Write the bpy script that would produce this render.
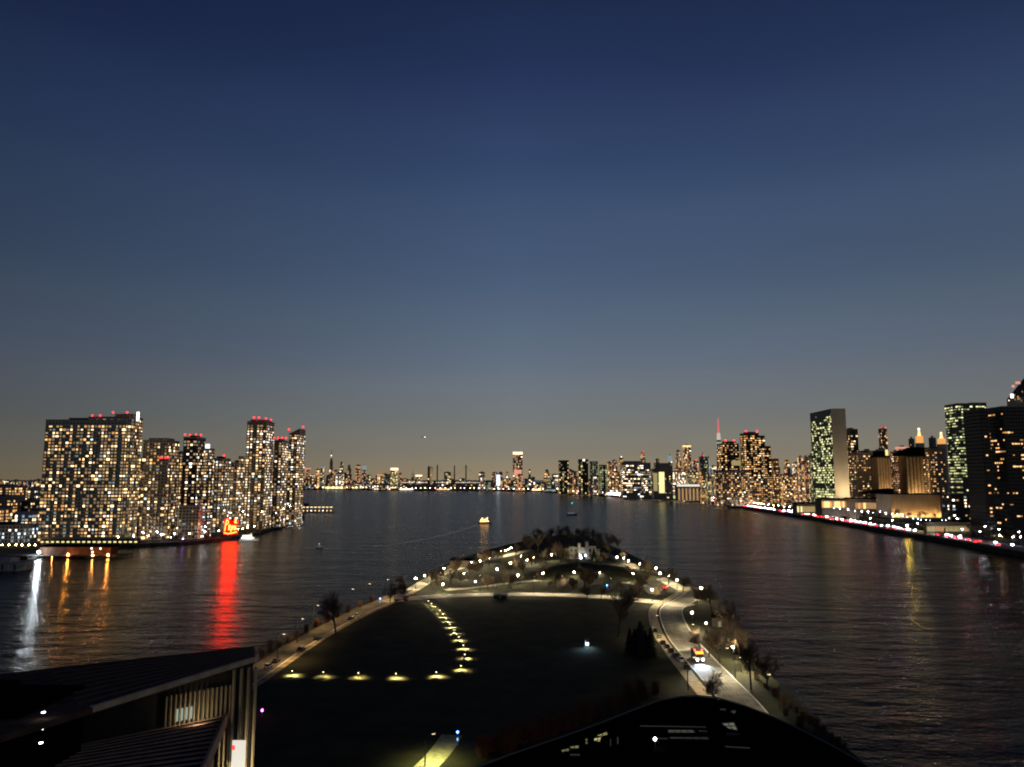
import bpy, math, random
from mathutils import Vector, Matrix, noise

for o in list(bpy.data.objects):
    bpy.data.objects.remove(o)
S = bpy.context.scene
COL = S.collection
random.seed(7)

# ------------------------------------------------------------------ camera
CAM_Z = 65.0
F_PX = 770.0
PITCH = math.radians(7.07)
cam_data = bpy.data.cameras.new("camera")
cam_data.sensor_width = 36.0
cam_data.lens = 36.0 * F_PX / 1024.0
cam_data.clip_start = 0.5
cam_data.clip_end = 60000.0
cam = bpy.data.objects.new("camera", cam_data)
COL.objects.link(cam)
cam.location = (0, 0, CAM_Z)
cam.rotation_euler = (math.radians(90) + PITCH, 0, 0)
S.camera = cam

# ------------------------------------------------------------------ night sky
world = bpy.data.worlds.new("World")
S.world = world
world.use_nodes = True


def srgb(r, g, b):
    def f(c):
        c /= 255.0
        return c / 12.92 if c <= 0.04045 else ((c + 0.055) / 1.055) ** 2.4
    return (f(r), f(g), f(b), 1.0)


def build_sky():
    nt = world.node_tree
    nt.nodes.clear()
    out = nt.nodes.new("ShaderNodeOutputWorld")
    bg = nt.nodes.new("ShaderNodeBackground")
    tc = nt.nodes.new("ShaderNodeTexCoord")
    sep = nt.nodes.new("ShaderNodeSeparateXYZ")
    nt.links.new(tc.outputs["Generated"], sep.inputs[0])
    ramp = nt.nodes.new("ShaderNodeValToRGB")
    cr = ramp.color_ramp
    cr.interpolation = 'CARDINAL'
    stops = [(0.0, (150, 134, 106)), (0.03, (135, 128, 113)), (0.07, (120, 122, 119)), (0.14, (102, 113, 127)),
             (0.23, (80, 97, 121)), (0.35, (60, 79, 111)), (0.459, (42, 58, 94)), (0.56, (29, 41, 73)), (1.0, (14, 20, 44))]
    while len(cr.elements) < len(stops):
        cr.elements.new(0.5)
    for e, (p, c) in zip(cr.elements, stops):
        e.position = p
        e.color = srgb(*c)
    nt.links.new(sep.outputs["Z"], ramp.inputs[0])
    # the city glow is a little weaker towards the left shore and warmer over the right one
    ramp2 = nt.nodes.new("ShaderNodeValToRGB")
    r2 = ramp2.color_ramp
    r2.elements[0].position = 0.18
    r2.elements[0].color = (0.42, 0.43, 0.46, 1)
    r2.elements[1].position = 0.50
    r2.elements[1].color = (1, 1, 1, 1)
    e = r2.elements.new(0.82)
    e.color = (0.90, 0.86, 0.82, 1)
    mx = nt.nodes.new("ShaderNodeMath")
    mx.operation = 'MULTIPLY_ADD'
    mx.inputs[1].default_value = 0.5
    mx.inputs[2].default_value = 0.5
    nt.links.new(sep.outputs["X"], mx.inputs[0])
    nt.links.new(mx.outputs[0], ramp2.inputs[0])
    mul = nt.nodes.new("ShaderNodeMixRGB")
    mul.blend_type = 'MULTIPLY'
    mul.inputs[0].default_value = 1.0
    nt.links.new(ramp.outputs[0], mul.inputs[1])
    nt.links.new(ramp2.outputs[0], mul.inputs[2])
    # thin uneven haze bands
    mp = nt.nodes.new("ShaderNodeMapping")
    mp.inputs["Scale"].default_value = (1.6, 1.6, 9.0)
    nz = nt.nodes.new("ShaderNodeTexNoise")
    nz.inputs["Scale"].default_value = 1.3
    nz.inputs["Detail"].default_value = 4
    nt.links.new(tc.outputs["Generated"], mp.inputs[0])
    nt.links.new(mp.outputs[0], nz.inputs["Vector"])
    mr = nt.nodes.new("ShaderNodeMapRange")
    mr.inputs[1].default_value = .3
    mr.inputs[2].default_value = .7
    mr.inputs[3].default_value = .96
    mr.inputs[4].default_value = 1.04
    nt.links.new(nz.outputs["Fac"], mr.inputs[0])
    m2 = nt.nodes.new("ShaderNodeMixRGB")
    m2.blend_type = 'MULTIPLY'
    m2.inputs[0].default_value = 1.0
    nt.links.new(mul.outputs[0], m2.inputs[1])
    nt.links.new(mr.outputs[0], m2.inputs[2])
    nt.links.new(m2.outputs[0], bg.inputs[0])
    bg.inputs[1].default_value = 1.0
    nt.links.new(bg.outputs[0], out.inputs[0])


build_sky()
S.view_settings.view_transform = 'Standard'
S.view_settings.look = 'None'
S.view_settings.gamma = 1.0
S.view_settings.exposure = 0.0
S.view_settings.use_curve_mapping = False
S.cycles.use_denoising = True
S.cycles.max_bounces = 4
S.cycles.diffuse_bounces = 1
S.cycles.glossy_bounces = 2
S.cycles.sample_clamp_indirect = 2.0
S.cycles.filter_width = 2.0
S.cycles.use_adaptive_sampling = False


# ------------------------------------------------------------------ measuring
def ray(px, py):
    u = (px - 512.0) / F_PX
    v = (383.5 - py) / F_PX
    return u, math.cos(PITCH) - v * math.sin(PITCH), math.sin(PITCH) + v * math.cos(PITCH)


def on_z(px, py, z=4.0):
    u, f, w = ray(px, py)
    t = (z - CAM_Z) / w
    return Vector((u * t, f * t, z))


def at_y(px, py, Y):
    u, f, w = ray(px, py)
    t = Y / f
    return Vector((u * t, Y, CAM_Z + w * t))


# ------------------------------------------------------------------ materials
MATS = {}


def principled(name, color, rough=0.7, metal=0.0, noise_amt=0.0, noise_scale=1.0, bump=0.0, spec=0.15):
    if name in MATS:
        return MATS[name]
    m = bpy.data.materials.new(name)
    m.use_nodes = True
    nt = m.node_tree
    b = nt.nodes["Principled BSDF"]
    b.inputs["Base Color"].default_value = (*color, 1)
    b.inputs["Roughness"].default_value = rough
    b.inputs["Metallic"].default_value = metal
    b.inputs["Specular IOR Level"].default_value = spec
    if noise_amt > 0 or bump > 0:
        tc = nt.nodes.new("ShaderNodeTexCoord")
        n = nt.nodes.new("ShaderNodeTexNoise")
        n.inputs["Scale"].default_value = noise_scale
        n.inputs["Detail"].default_value = 6
        nt.links.new(tc.outputs["Object"], n.inputs["Vector"])
        if noise_amt > 0:
            r = nt.nodes.new("ShaderNodeValToRGB")
            r.color_ramp.elements[0].position = 0.3
            r.color_ramp.elements[1].position = 0.7
            r.color_ramp.elements[0].color = (*[c * (1 - noise_amt) for c in color], 1)
            r.color_ramp.elements[1].color = (*[min(1, c * (1 + noise_amt)) for c in color], 1)
            nt.links.new(n.outputs["Fac"], r.inputs[0])
            nt.links.new(r.outputs[0], b.inputs["Base Color"])
        if bump > 0:
            bp = nt.nodes.new("ShaderNodeBump")
            bp.inputs["Strength"].default_value = bump
            nt.links.new(n.outputs["Fac"], bp.inputs["Height"])
            nt.links.new(bp.outputs[0], b.inputs["Normal"])
    MATS[name] = m
    return m


def glow(name, color, strength):
    if name in MATS:
        return MATS[name]
    m = bpy.data.materials.new(name)
    m.use_nodes = True
    b = m.node_tree.nodes["Principled BSDF"]
    b.inputs["Base Color"].default_value = (0.05, 0.05, 0.05, 1)
    b.inputs["Emission Color"].default_value = (*color, 1)
    b.inputs["Emission Strength"].default_value = strength
    MATS[name] = m
    return m


def facade(name, wall, glass, fh=3.0, bw=3.0):
    """wall with a regular grid of dark glass between floor slabs and mullions"""
    if name in MATS:
        return MATS[name]
    m = bpy.data.materials.new(name)
    m.use_nodes = True
    nt = m.node_tree
    b = nt.nodes["Principled BSDF"]
    tc = nt.nodes.new("ShaderNodeTexCoord")
    sp = nt.nodes.new("ShaderNodeSeparateXYZ")
    nt.links.new(tc.outputs["Object"], sp.inputs[0])

    def mth(op, a, bv=None):
        n = nt.nodes.new("ShaderNodeMath")
        n.operation = op
        for i, x in enumerate((a, bv)):
            if x is None:
                continue
            if isinstance(x, (int, float)):
                n.inputs[i].default_value = x
            else:
                nt.links.new(x, n.inputs[i])
        return n.outputs[0]
    zf = mth('FRACT', mth('DIVIDE', sp.outputs["Z"], fh))
    zc = mth('GREATER_THAN', zf, 0.34)
    h = mth('FRACT', mth('DIVIDE', mth('ADD', sp.outputs["X"], sp.outputs["Y"]), bw))
    hc = mth('GREATER_THAN', h, 0.3)
    fac = mth('MULTIPLY', zc, hc)
    nz = nt.nodes.new("ShaderNodeTexNoise")
    nz.inputs["Scale"].default_value = 0.08
    nt.links.new(tc.outputs["Object"], nz.inputs["Vector"])
    mixw = nt.nodes.new("ShaderNodeMixRGB")
    mixw.inputs[1].default_value = (*[c * 0.7 for c in wall], 1)
    mixw.inputs[2].default_value = (*[c * 1.2 for c in wall], 1)
    nt.links.new(nz.outputs["Fac"], mixw.inputs[0])
    mix = nt.nodes.new("ShaderNodeMixRGB")
    nt.links.new(fac, mix.inputs[0])
    nt.links.new(mixw.outputs[0], mix.inputs[1])
    mix.inputs[2].default_value = (*glass, 1)
    nt.links.new(mix.outputs[0], b.inputs["Base Color"])
    rr = nt.nodes.new("ShaderNodeMapRange")
    rr.inputs[3].default_value = 0.8
    rr.inputs[4].default_value = 0.25
    nt.links.new(fac, rr.inputs[0])
    nt.links.new(rr.outputs[0], b.inputs["Roughness"])
    MATS[name] = m
    return m


# lit-room colours
ROOM = {
    'warm': glow('room_warm', (1, .58, .22), 1.7), 'warm_bright': glow('room_warm_bright', (1, .64, .28), 4.2),
    'dusk': glow('room_facade_fill_dim', (1, .66, .36), .25), 'curtain': glow('room_facade_fill', (1, .66, .34), .50), 'warm_dim': glow('room_warm_dim', (1, .58, .24), .42), 'amber': glow('room_amber', (1, .45, .12), .9),  # first two: dim panes added to lift the facades' ambient glow
    'cream': glow('room_cream', (1, .76, .46), 2.2), 'white': glow('room_white', (1, .90, .76), 3.0),
    'cool': glow('room_cool', (.72, .88, 1), 1.6), 'cool_dim': glow('room_cool_dim', (.6, .8, .9), .35),
    'green': glow('room_green', (.80, .84, .33), .80), 'green_bright': glow('room_green_bright', (.92, .92, .46), 1.6),
    'green_dim': glow('room_green_dim', (.56, .62, .28), .28), 'rose': glow('room_rose', (1, .42, .30), .8),
    'blue': glow('room_blue', (.10, .12, 1), 3.0), 'violet': glow('room_violet', (.55, .25, 1), 2.0),
    'red': glow('room_red', (1, .05, .06), 2.0), 'orange_bright': glow('room_orange_bright', (1, .52, .22), 2.0),
    'yellow': glow('room_yellow', (1, .86, .38), 1.2), 'yellow_dim': glow('room_yellow_dim', (1, .82, .36), .35),
}
for _k in list(ROOM):      # rooms of the distant skyline, where whole floors are lit
    _b = ROOM[_k].node_tree.nodes["Principled BSDF"].inputs
    ROOM['far_' + _k] = glow('far_room_' + _k, tuple(_b["Emission Color"].default_value)[:3], _b["Emission Strength"].default_value * 1.25)
PAL = {
    'res': [('dusk', 9), ('curtain', 7), ('warm', 5), ('warm_bright', 3.2), ('warm_dim', 7), ('cream', 2.6), ('white', .9), ('cool_dim', 1.5), ('cool', .35), ('amber', 2)],
    'resw': [('dusk', 9), ('curtain', 7), ('warm', 4), ('cream', 5), ('warm_dim', 6), ('white', 3), ('cool', 1.2), ('cool_dim', 2), ('amber', 1)],
    'green': [('green', 5), ('green_bright', 3), ('green_dim', 5), ('yellow', 1)],
    'orange': [('amber', 4), ('orange_bright', 5), ('warm', 3), ('warm_dim', 3)],
    'far_amber': [('far_curtain', 3), ('far_warm', 4), ('far_amber', 4), ('far_warm_dim', 6), ('far_cream', 1)],
    'far_white': [('far_curtain', 3), ('far_cream', 4), ('far_white', 2), ('far_cool_dim', 4), ('far_warm_dim', 4)],
    'far_yellow': [('far_curtain', 3), ('far_yellow', 4), ('far_yellow_dim', 6), ('far_green_dim', 3), ('far_warm', 2)],
    'far_rose': [('far_curtain', 3), ('far_rose', 4), ('far_amber', 3), ('far_warm_dim', 5), ('far_cream', 1)],
    'far_green': [('far_green', 2), ('far_green_dim', 6), ('far_yellow_dim', 3), ('far_cool_dim', 2)],
    'cool': [('cool', 4), ('white', 3), ('cool_dim', 6)],
}


def pick(pal):
    lst = PAL[pal]
    t = random.uniform(0, sum(w for _, w in lst))
    for k, w in lst:
        t -= w
        if t <= 0:
            return k
    return lst[0][0]


# ------------------------------------------------------------------ mesh helpers
class MB:
    def __init__(self):
        self.v, self.f, self.mi, self.mats = [], [], [], []

    def mat(self, m):
        if m not in self.mats:
            self.mats.append(m)
        return self.mats.index(m)

    def quad(self, a, b, c, d, m):
        n = len(self.v)
        self.v += [tuple(a), tuple(b), tuple(c), tuple(d)]
        self.f.append((n, n + 1, n + 2, n + 3))
        self.mi.append(self.mat(m))

    def box(self, x0, x1, y0, y1, z0, z1, m, bottom=True):
        n = len(self.v)
        self.v += [(x0, y0, z0), (x1, y0, z0), (x1, y1, z0), (x0, y1, z0), (x0, y0, z1), (x1, y0, z1), (x1, y1, z1), (x0, y1, z1)]
        fs = [(4, 5, 6, 7), (0, 1, 5, 4), (1, 2, 6, 5), (2, 3, 7, 6), (3, 0, 4, 7)]
        if bottom:
            fs.append((3, 2, 1, 0))
        k = self.mat(m)
        for f in fs:
            self.f.append(tuple(n + i for i in f))
            self.mi.append(k)

    def prism(self, poly, z0, z1, m, top=None, ztop=None):
        """closed outline (counter-clockwise) raised from z0 to z1"""
        n = len(self.v)
        k = len(poly)
        zt = ztop or [z1] * k
        self.v += [(p[0], p[1], z0) for p in poly] + [(p[0], p[1], zt[i]) for i, p in enumerate(poly)]
        mi = self.mat(m)
        for i in range(k):
            j = (i + 1) % k
            self.f.append((n + i, n + j, n + k + j, n + k + i))
            self.mi.append(mi)
        self.f.append(tuple(n + k + i for i in range(k)))
        self.mi.append(self.mat(top or m))
        self.f.append(tuple(n + i for i in reversed(range(k))))
        self.mi.append(mi)

    def tube(self, p, q, r0, r1, m, seg=6, cap=True):
        p, q = Vector(p), Vector(q)
        d = (q - p)
        if d.length < 1e-6:
            return
        d.normalize()
        a = d.orthogonal().normalized()
        b = d.cross(a)
        n = len(self.v)
        for c, r in ((p, r0), (q, r1)):
            for i in range(seg):
                t = 2 * math.pi * i / seg
                self.v.append(tuple(c + a * (r * math.cos(t)) + b * (r * math.sin(t))))
        k = self.mat(m)
        for i in range(seg):
            j = (i + 1) % seg
            self.f.append((n + i, n + j, n + seg + j, n + seg + i))
            self.mi.append(k)
        if cap:
            self.f.append(tuple(n + seg + i for i in range(seg)))
            self.mi.append(k)
            self.f.append(tuple(n + i for i in reversed(range(seg))))
            self.mi.append(k)

    def lathe(self, prof, m, seg=10, c=(0, 0, 0)):
        n = len(self.v)
        for r, z in prof:
            for i in range(seg):
                t = 2 * math.pi * i / seg
                self.v.append((c[0] + r * math.cos(t), c[1] + r * math.sin(t), c[2] + z))
        k = self.mat(m)
        for s in range(len(prof) - 1):
            for i in range(seg):
                j = (i + 1) % seg
                self.f.append((n + s * seg + i, n + s * seg + j, n + (s + 1) * seg + j, n + (s + 1) * seg + i))
                self.mi.append(k)
        self.f.append(tuple(n + (len(prof) - 1) * seg + i for i in range(seg)))
        self.mi.append(k)
        self.f.append(tuple(n + i for i in reversed(range(seg))))
        self.mi.append(k)

    def ball(self, c, r, m, seg=8, rings=5, sz=1.0):
        prof = [(max(0.02 * r, r * math.sin(math.pi * i / rings)), -r * sz * math.cos(math.pi * i / rings)) for i in range(rings + 1)]
        self.lathe(prof, m, seg, c)

    def rot(self, ang, c=(0, 0)):
        ca, sa = math.cos(ang), math.sin(ang)
        self.v = [(c[0] + (x - c[0]) * ca - (y - c[1]) * sa, c[1] + (x - c[0]) * sa + (y - c[1]) * ca, z) for x, y, z in self.v]

    def mesh(self, name):
        me = bpy.data.meshes.new(name)
        me.from_pydata(self.v, [], self.f)
        for m in self.mats:
            me.materials.append(m)
        if len(self.mats) > 1:
            me.polygons.foreach_set("material_index", self.mi)
        me.update()
        return me

    def build(self, name, parent=None, loc=None, smooth=False):
        me = self.mesh(name)
        if smooth:
            me.polygons.foreach_set("use_smooth", [True] * len(me.polygons))
        return link(name, me, parent, loc)


def link(name, data, parent=None, loc=None, rz=0.0):
    o = bpy.data.objects.new(name, data)
    COL.objects.link(o)
    if parent:
        o.parent = parent
    if loc:
        o.location = loc
    if rz:
        o.rotation_euler = (0, 0, rz)
    return o


def tag(o, label, cat, group=None):
    o["label"] = label
    o["category"] = cat
    if group:
        o["group"] = group
    return o


def thing(name, label, cat, loc=(0, 0, 0), rz=0.0, group=None):
    return tag(link(name, None, None, loc, rz), label, cat, group)


def struct(o, kind="structure"):
    o["kind"] = kind
    return o


def dup(root, loc, rz=0.0, label=None, scale=1.0, group=None):
    r = root.copy()
    COL.objects.link(r)
    r.location = loc
    r.rotation_euler = (0, 0, rz)
    r.scale = (scale, scale, scale)
    if label:
        r["label"] = label
    if group:
        r["group"] = group
    for ch in list(root.children):
        c = ch.copy()
        COL.objects.link(c)
        c.parent = r
        for g in list(ch.children):
            d = g.copy()
            COL.objects.link(d)
            d.parent = c
    return r


def spot(name, parent, loc, power, color, angle=110, blend=0.4, direction=(0, 0, -1), radius=0.15):
    ld = bpy.data.lights.new(name, 'SPOT')
    ld.energy = power
    ld.color = color
    ld.spot_size = math.radians(angle)
    ld.spot_blend = blend
    ld.shadow_soft_size = radius
    o = bpy.data.objects.new(name, ld)
    COL.objects.link(o)
    o.parent = parent
    o.location = loc
    o.rotation_euler = Vector(direction).to_track_quat('-Z', 'Y').to_euler()
    return o


# common materials
CONCRETE = principled('concrete', (.30, .28, .25), .85, noise_amt=.25, noise_scale=.4)
KERB = principled('kerb_stone', (.58, .56, .50), .8, noise_amt=.2, noise_scale=1.0)
ASPHALT = principled('asphalt', (.09, .08, .065), .85, noise_amt=.6, noise_scale=.12, bump=.2)
PAVING = principled('pale_paving', (.34, .31, .25), .85, noise_amt=.3, noise_scale=.35)
DARK = principled('dark_metal', (.02, .02, .022), .5, .3)
STEEL = principled('grey_steel', (.22, .22, .22), .45, .5, noise_amt=.2, noise_scale=2)
BLACKROOF = principled('black_roofing', (.006, .006, .006), .95, spec=0.0, noise_amt=.4, noise_scale=.8)
BARK = principled('bark', (.055, .042, .030), .95, noise_amt=.5, noise_scale=3)
TWIG = principled('twig_bark', (.13, .095, .065), .95, noise_amt=.4, noise_scale=1)
EVERGREEN = principled('evergreen_needles', (.018, .028, .014), .9, noise_amt=.5, noise_scale=1.5)
REDTWIG = principled('red_brown_twigs', (.10, .050, .030), .95, noise_amt=.5, noise_scale=1.5)
STONE = principled('grey_stone', (.22, .20, .165), .9, noise_amt=.4, noise_scale=.6, bump=.3)
ROOFGREY = principled('roof_gravel', (.08, .08, .08), .9, noise_amt=.3, noise_scale=.2)
GLASSDARK = principled('dark_glass', (.01, .012, .015), .12, spec=.6)
WHITEPAINT = principled('white_paint', (.75, .75, .72), .5, noise_amt=.08, noise_scale=2)
RUBBER = principled('tyre_rubber', (.012, .012, .012), .85)

BEACON = glow('beacon_red', (1, .012, .018), 9)
LAMPGLOW = glow('lamp_glow', (1, .80, .46), 130)
LAMPWARM = glow('lamp_glow_warm', (1, .74, .38), 60)
LAMPWHITE = glow('lamp_glow_white', (.92, .95, 1), 160)


# ------------------------------------------------------------------ ground, water, land
def build_water():
    m = bpy.data.materials.new('river_water')
    m.use_nodes = True
    nt = m.node_tree
    b = nt.nodes["Principled BSDF"]
    b.inputs["Base Color"].default_value = (.004, .006, .008, 1)
    b.inputs["Roughness"].default_value = .21
    b.inputs["IOR"].default_value = 1.105
    b.inputs["Specular Tint"].default_value = (.80, .87, .80, 1)
    tc = nt.nodes.new("ShaderNodeTexCoord")
    hs = []
    for sc, det, st in ((.026, 4, (.45, 1.1, 1)), (.10, 5, (.52, 1.2, 1)), (.40, 3, (.7, 1.2, 1))):
        mp = nt.nodes.new("ShaderNodeMapping")
        mp.inputs["Scale"].default_value = st
        mp.inputs["Rotation"].default_value = (0, 0, .12 + sc * 1.6)
        n = nt.nodes.new("ShaderNodeTexNoise")
        n.inputs["Scale"].default_value = sc
        n.inputs["Detail"].default_value = det
        n.inputs["Roughness"].default_value = .55
        nt.links.new(tc.outputs["Object"], mp.inputs[0])
        nt.links.new(mp.outputs[0], n.inputs["Vector"])
        hs.append(n.outputs["Fac"])
    prev = None
    for h, dist in zip(hs, (3.4, 2.0, .65)):
        bp = nt.nodes.new("ShaderNodeBump")
        bp.inputs["Strength"].default_value = 1.0
        bp.inputs["Distance"].default_value = dist
        nt.links.new(h, bp.inputs["Height"])
        if prev:
            nt.links.new(prev, bp.inputs["Normal"])
        prev = bp.outputs[0]
    nt.links.new(prev, b.inputs["Normal"])
    mb = MB()
    mb.quad((-30000, -3000, 0), (30000, -3000, 0), (30000, 45000, 0), (-30000, 45000, 0), m)
    struct(mb.build('water'))


build_water()

GRASS = principled('dark_winter_lawn', (.020, .021, .009), .95, noise_amt=.55, noise_scale=.12)
LANDMAT = principled('city_ground', (.05, .048, .045), .9, noise_amt=.3, noise_scale=.02)


def smooth_line(pts, n=6):
    """Catmull-Rom through 2-D points"""
    P = [Vector((p[0], p[1], 0)) for p in pts]
    P = [P[0] * 2 - P[1]] + P + [P[-1] * 2 - P[-2]]
    out = []
    for i in range(1, len(P) - 2):
        for k in range(n):
            t = k / n
            a, b, c, d = P[i - 1], P[i], P[i + 1], P[i + 2]
            out.append(0.5 * ((2 * b) + (c - a) * t + (2 * a - 5 * b + 4 * c - d) * t * t + (3 * b - a - 3 * c + d) * t ** 3))
    out.append(P[-2])
    return out


def offset_line(line, d):
    res = []
    for i, p in enumerate(line):
        t = (line[min(i + 1, len(line) - 1)] - line[max(i - 1, 0)]).normalized()
        res.append(p + Vector((t.y, -t.x, 0)) * d)
    return res


def ribbon(name, L, R, z, mat, thick=0.0):
    mb = MB()
    n = len(L)
    mb.v = [(p.x, p.y, z) for p in L] + [(p.x, p.y, z) for p in R]
    k = mb.mat(mat)
    for i in range(n - 1):
        mb.f.append((i, i + 1, n + i + 1, n + i))
        mb.mi.append(k)
    if thick:
        mb.v += [(p.x, p.y, z - thick) for p in L] + [(p.x, p.y, z - thick) for p in R]
        for i in range(n - 1):
            mb.f.append((2 * n + i, 2 * n + i + 1, i + 1, i))
            mb.f.append((n + i, n + i + 1, 3 * n + i + 1, 3 * n + i))
            mb.mi += [k, k]
    return struct(mb.build(name))


GZ = 4.0      # island ground height above the water
# island shore, traced clockwise on the ground
west_px = [(150, 767), (255, 664), (300, 634), (345, 612), (385, 596), (410, 583), (440, 567), (480, 552), (515, 543), (545, 537), (566, 534.5)]
east_px = [(590, 538), (617, 548), (650, 564), (690, 584), (719, 598), (718, 612), (742, 642), (772, 676), (800, 704), (835, 738), (870, 767)]
west = [on_z(x, y, GZ) for x, y in west_px]
east = [on_z(x, y, GZ) for x, y in east_px]
shore = smooth_line(west + east, 4)
back = [Vector((90, -150, 0)), Vector((-130, -150, 0))]
outline = [Vector((p.x, p.y, 0)) for p in shore] + back
mb = MB()
mb.prism([(p.x, p.y) for p in reversed(outline)], -2, GZ, principled('seawall_stone', (.16, .15, .13), .9, noise_amt=.4, noise_scale=.3), GRASS)
struct(mb.build('island_ground'))

# shore paths, roads
wp = [on_z(x, y, GZ) for x, y in [(215, 705), (258, 677), (300, 648), (335, 627), (365, 612), (388, 602), (412, 590)]]
wl = smooth_line(wp, 5)
ribbon('west_road', offset_line(wl, -7.0), offset_line(wl, 1.5), GZ + .02, ASPHALT)
ribbon('kerb', offset_line(wl, 1.5), offset_line(wl, 1.9), GZ + .14, KERB, .14)
ribbon('west_sidewalk', offset_line(wl, 1.9), offset_line(wl, 4.2), GZ + .10, principled('brown_paving', (.26, .21, .14), .9, noise_amt=.5, noise_scale=.3), .1)

cp = [on_z(x, y, GZ) for x, y in [(384, 602), (410, 598.5), (440, 596.5), (480, 595), (520, 594.5), (560, 595.2), (600, 597), (640, 600.5), (690, 606)]]
cl = smooth_line(cp, 5)
ribbon('cross_path', offset_line(cl, -6.0), offset_line(cl, 5.0), GZ + .04, PAVING)

rp = [on_z(x, y, GZ) for x, y in [(704, 588), (686, 600), (672, 610), (679, 632), (697, 655), (722, 682), (743, 705), (790, 767)]]
rl = smooth_line(rp, 6)
ribbon('east_road', offset_line(rl, -4.5), offset_line(rl, 5.2), GZ + .03, principled('worn_concrete_road', (.15, .14, .115), .8, noise_amt=.5, noise_scale=.3))
ribbon('kerb', offset_line(rl, -4.9), offset_line(rl, -4.5), GZ + .15, KERB, .15)
ribbon('kerb', offset_line(rl, 5.2), offset_line(rl, 5.6), GZ + .15, KERB, .15)
ribbon('east_sidewalk', offset_line(rl, 6.6), offset_line(rl, 10.5), GZ + .06, principled('sandy_paving', (.34, .29, .20), .9, noise_amt=.35, noise_scale=.5))
for off in (-1.6, -.4, 1.0, 2.1):
    ribbon('road_marking', offset_line(rl[8:], off), offset_line(rl[8:], off + .22), GZ + .045, principled('worn_track', (.20, .19, .165), .75, noise_amt=.5, noise_scale=.4))
# shore promenades around the far half of the island
wl2 = smooth_line([on_z(x, y, GZ) for x, y in [(412, 590), (432, 578), (452, 570), (480, 562), (505, 556), (530, 550)]], 5)
ribbon('west_promenade', offset_line(wl2, -4), offset_line(wl2, 4), GZ + .02, PAVING)
el2 = smooth_line([on_z(x, y, GZ) for x, y in [(604, 553), (622, 561), (642, 570), (662, 579), (684, 590), (700, 600)]], 5)
ribbon('east_promenade', offset_line(el2, -4), offset_line(el2, 4), GZ + .02, PAVING)
il = smooth_line([on_z(x, y, GZ) for x, y in [(445, 590), (480, 587), (510, 583), (545, 580), (575, 579), (605, 580), (640, 585), (655, 594)]], 5)
ribbon('garden_path', offset_line(il, -3), offset_line(il, 3), GZ + .03, PAVING)
# lit path by the bottom edge, and the stepped hill path
bl = smooth_line([on_z(x, y, GZ) for x, y in [(418, 775), (436, 757), (447, 743), (452, 735)]], 4)
ribbon('lower_path', offset_line(bl, -2.6), offset_line(bl, 2.6), GZ + .03, principled('green_grey_path', (.27, .27, .15), .9, noise_amt=.3, noise_scale=.8))

bollard_px = [(292, 672.7), (323.3, 674), (358.3, 674.7), (396, 675.5), (436.3, 674), (461, 667.6), (464.7, 656), (463.4, 646.8), (459, 638.4),
              (454.5, 631.5), (450, 625.7), (446.4, 620), (443, 615.5), (440, 611.7), (435.5, 608), (431.7, 604.6), (428.4, 602)]

def mound(name, c, rx, ry, h, mat, rot=0.0):
    mb = MB()
    R, N = 10, 36
    k = mb.mat(mat)
    for i in range(R + 1):
        t = i / R
        for j in range(N):
            a = 2 * math.pi * j / N
            x, y = rx * t * math.cos(a), ry * t * math.sin(a)
            z = h * (0.5 + 0.5 * math.cos(math.pi * t)) * (1 + .18 * noise.noise((x * .06, y * .06, h)))
            mb.v.append((c.x + x * math.cos(rot) - y * math.sin(rot), c.y + x * math.sin(rot) + y * math.cos(rot), GZ - .05 + z))
    for i in range(R):
        for j in range(N):
            j2 = (j + 1) % N
            mb.f.append((i * N + j, (i + 1) * N + j, (i + 1) * N + j2, i * N + j2))
            mb.mi.append(k)
    struct(mb.build(name, smooth=True))


mound('hill', on_z(588, 574, GZ), 52, 45, 7.0, GRASS)

# --- the two city shores and the far one
RD = [(395, 440), (412, 560), (423, 633), (447, 888), (468, 1150), (482, 1283), (506, 1711), (537, 2200), (500, 2480), (400, 2720), (330, 3050), (250, 3550)]
manh = [(x, y) for x, y in RD] + [(60, 4150), (-400, 4300), (-900, 4500), (-1500, 4850), (-1500, 14000), (12000, 14000), (12000, 300), (700, 300)]
mb = MB()
SEAWALL = principled('dark_seawall', (.045, .042, .04), .9, noise_amt=.4, noise_scale=.2)
mb.prism([(x, y) for x, y in reversed(manh)], -2, 4.4, SEAWALL, LANDMAT)
struct(mb.build('right_city_ground'))
QS = [(-900, 560), (-395, 640), (-372, 742), (-330, 775), (-300, 850), (-296, 920), (-322, 1160), (-345, 1300), (-430, 1600), (-520, 2000)]
mb = MB()
mb.prism([(x, y) for x, y in QS] + [(-1100, 2600), (-2000, 3600), (-9000, 6000), (-9000, 560)], -2, 3.0, SEAWALL, LANDMAT)
struct(mb.build('left_city_ground'))
mb = MB()
mb.prism([(-2000, 4900), (-1250, 4720), (-900, 4520), (-1400, 14000), (-14000, 14000), (-14000, 6500)], -2, 3.2, SEAWALL, LANDMAT)
struct(mb.build('far_city_ground'))

# --- riverside road on the right shore
fl = smooth_line(RD, 10)
ribbon('river_road', offset_line(fl, 1.0), offset_line(fl, 27.0), 5.6, principled('road_grey', (.30, .29, .27), .8, noise_amt=.3, noise_scale=.2), .8)
ribbon('road_barrier', offset_line(fl, 1.0), offset_line(fl, 1.5), 5.95, CONCRETE, .4)
ribbon('road_median', offset_line(fl, 13.0), offset_line(fl, 13.6), 6.0, CONCRETE, .4)



# ------------------------------------------------------------------ buildings
PANE = {}


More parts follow.
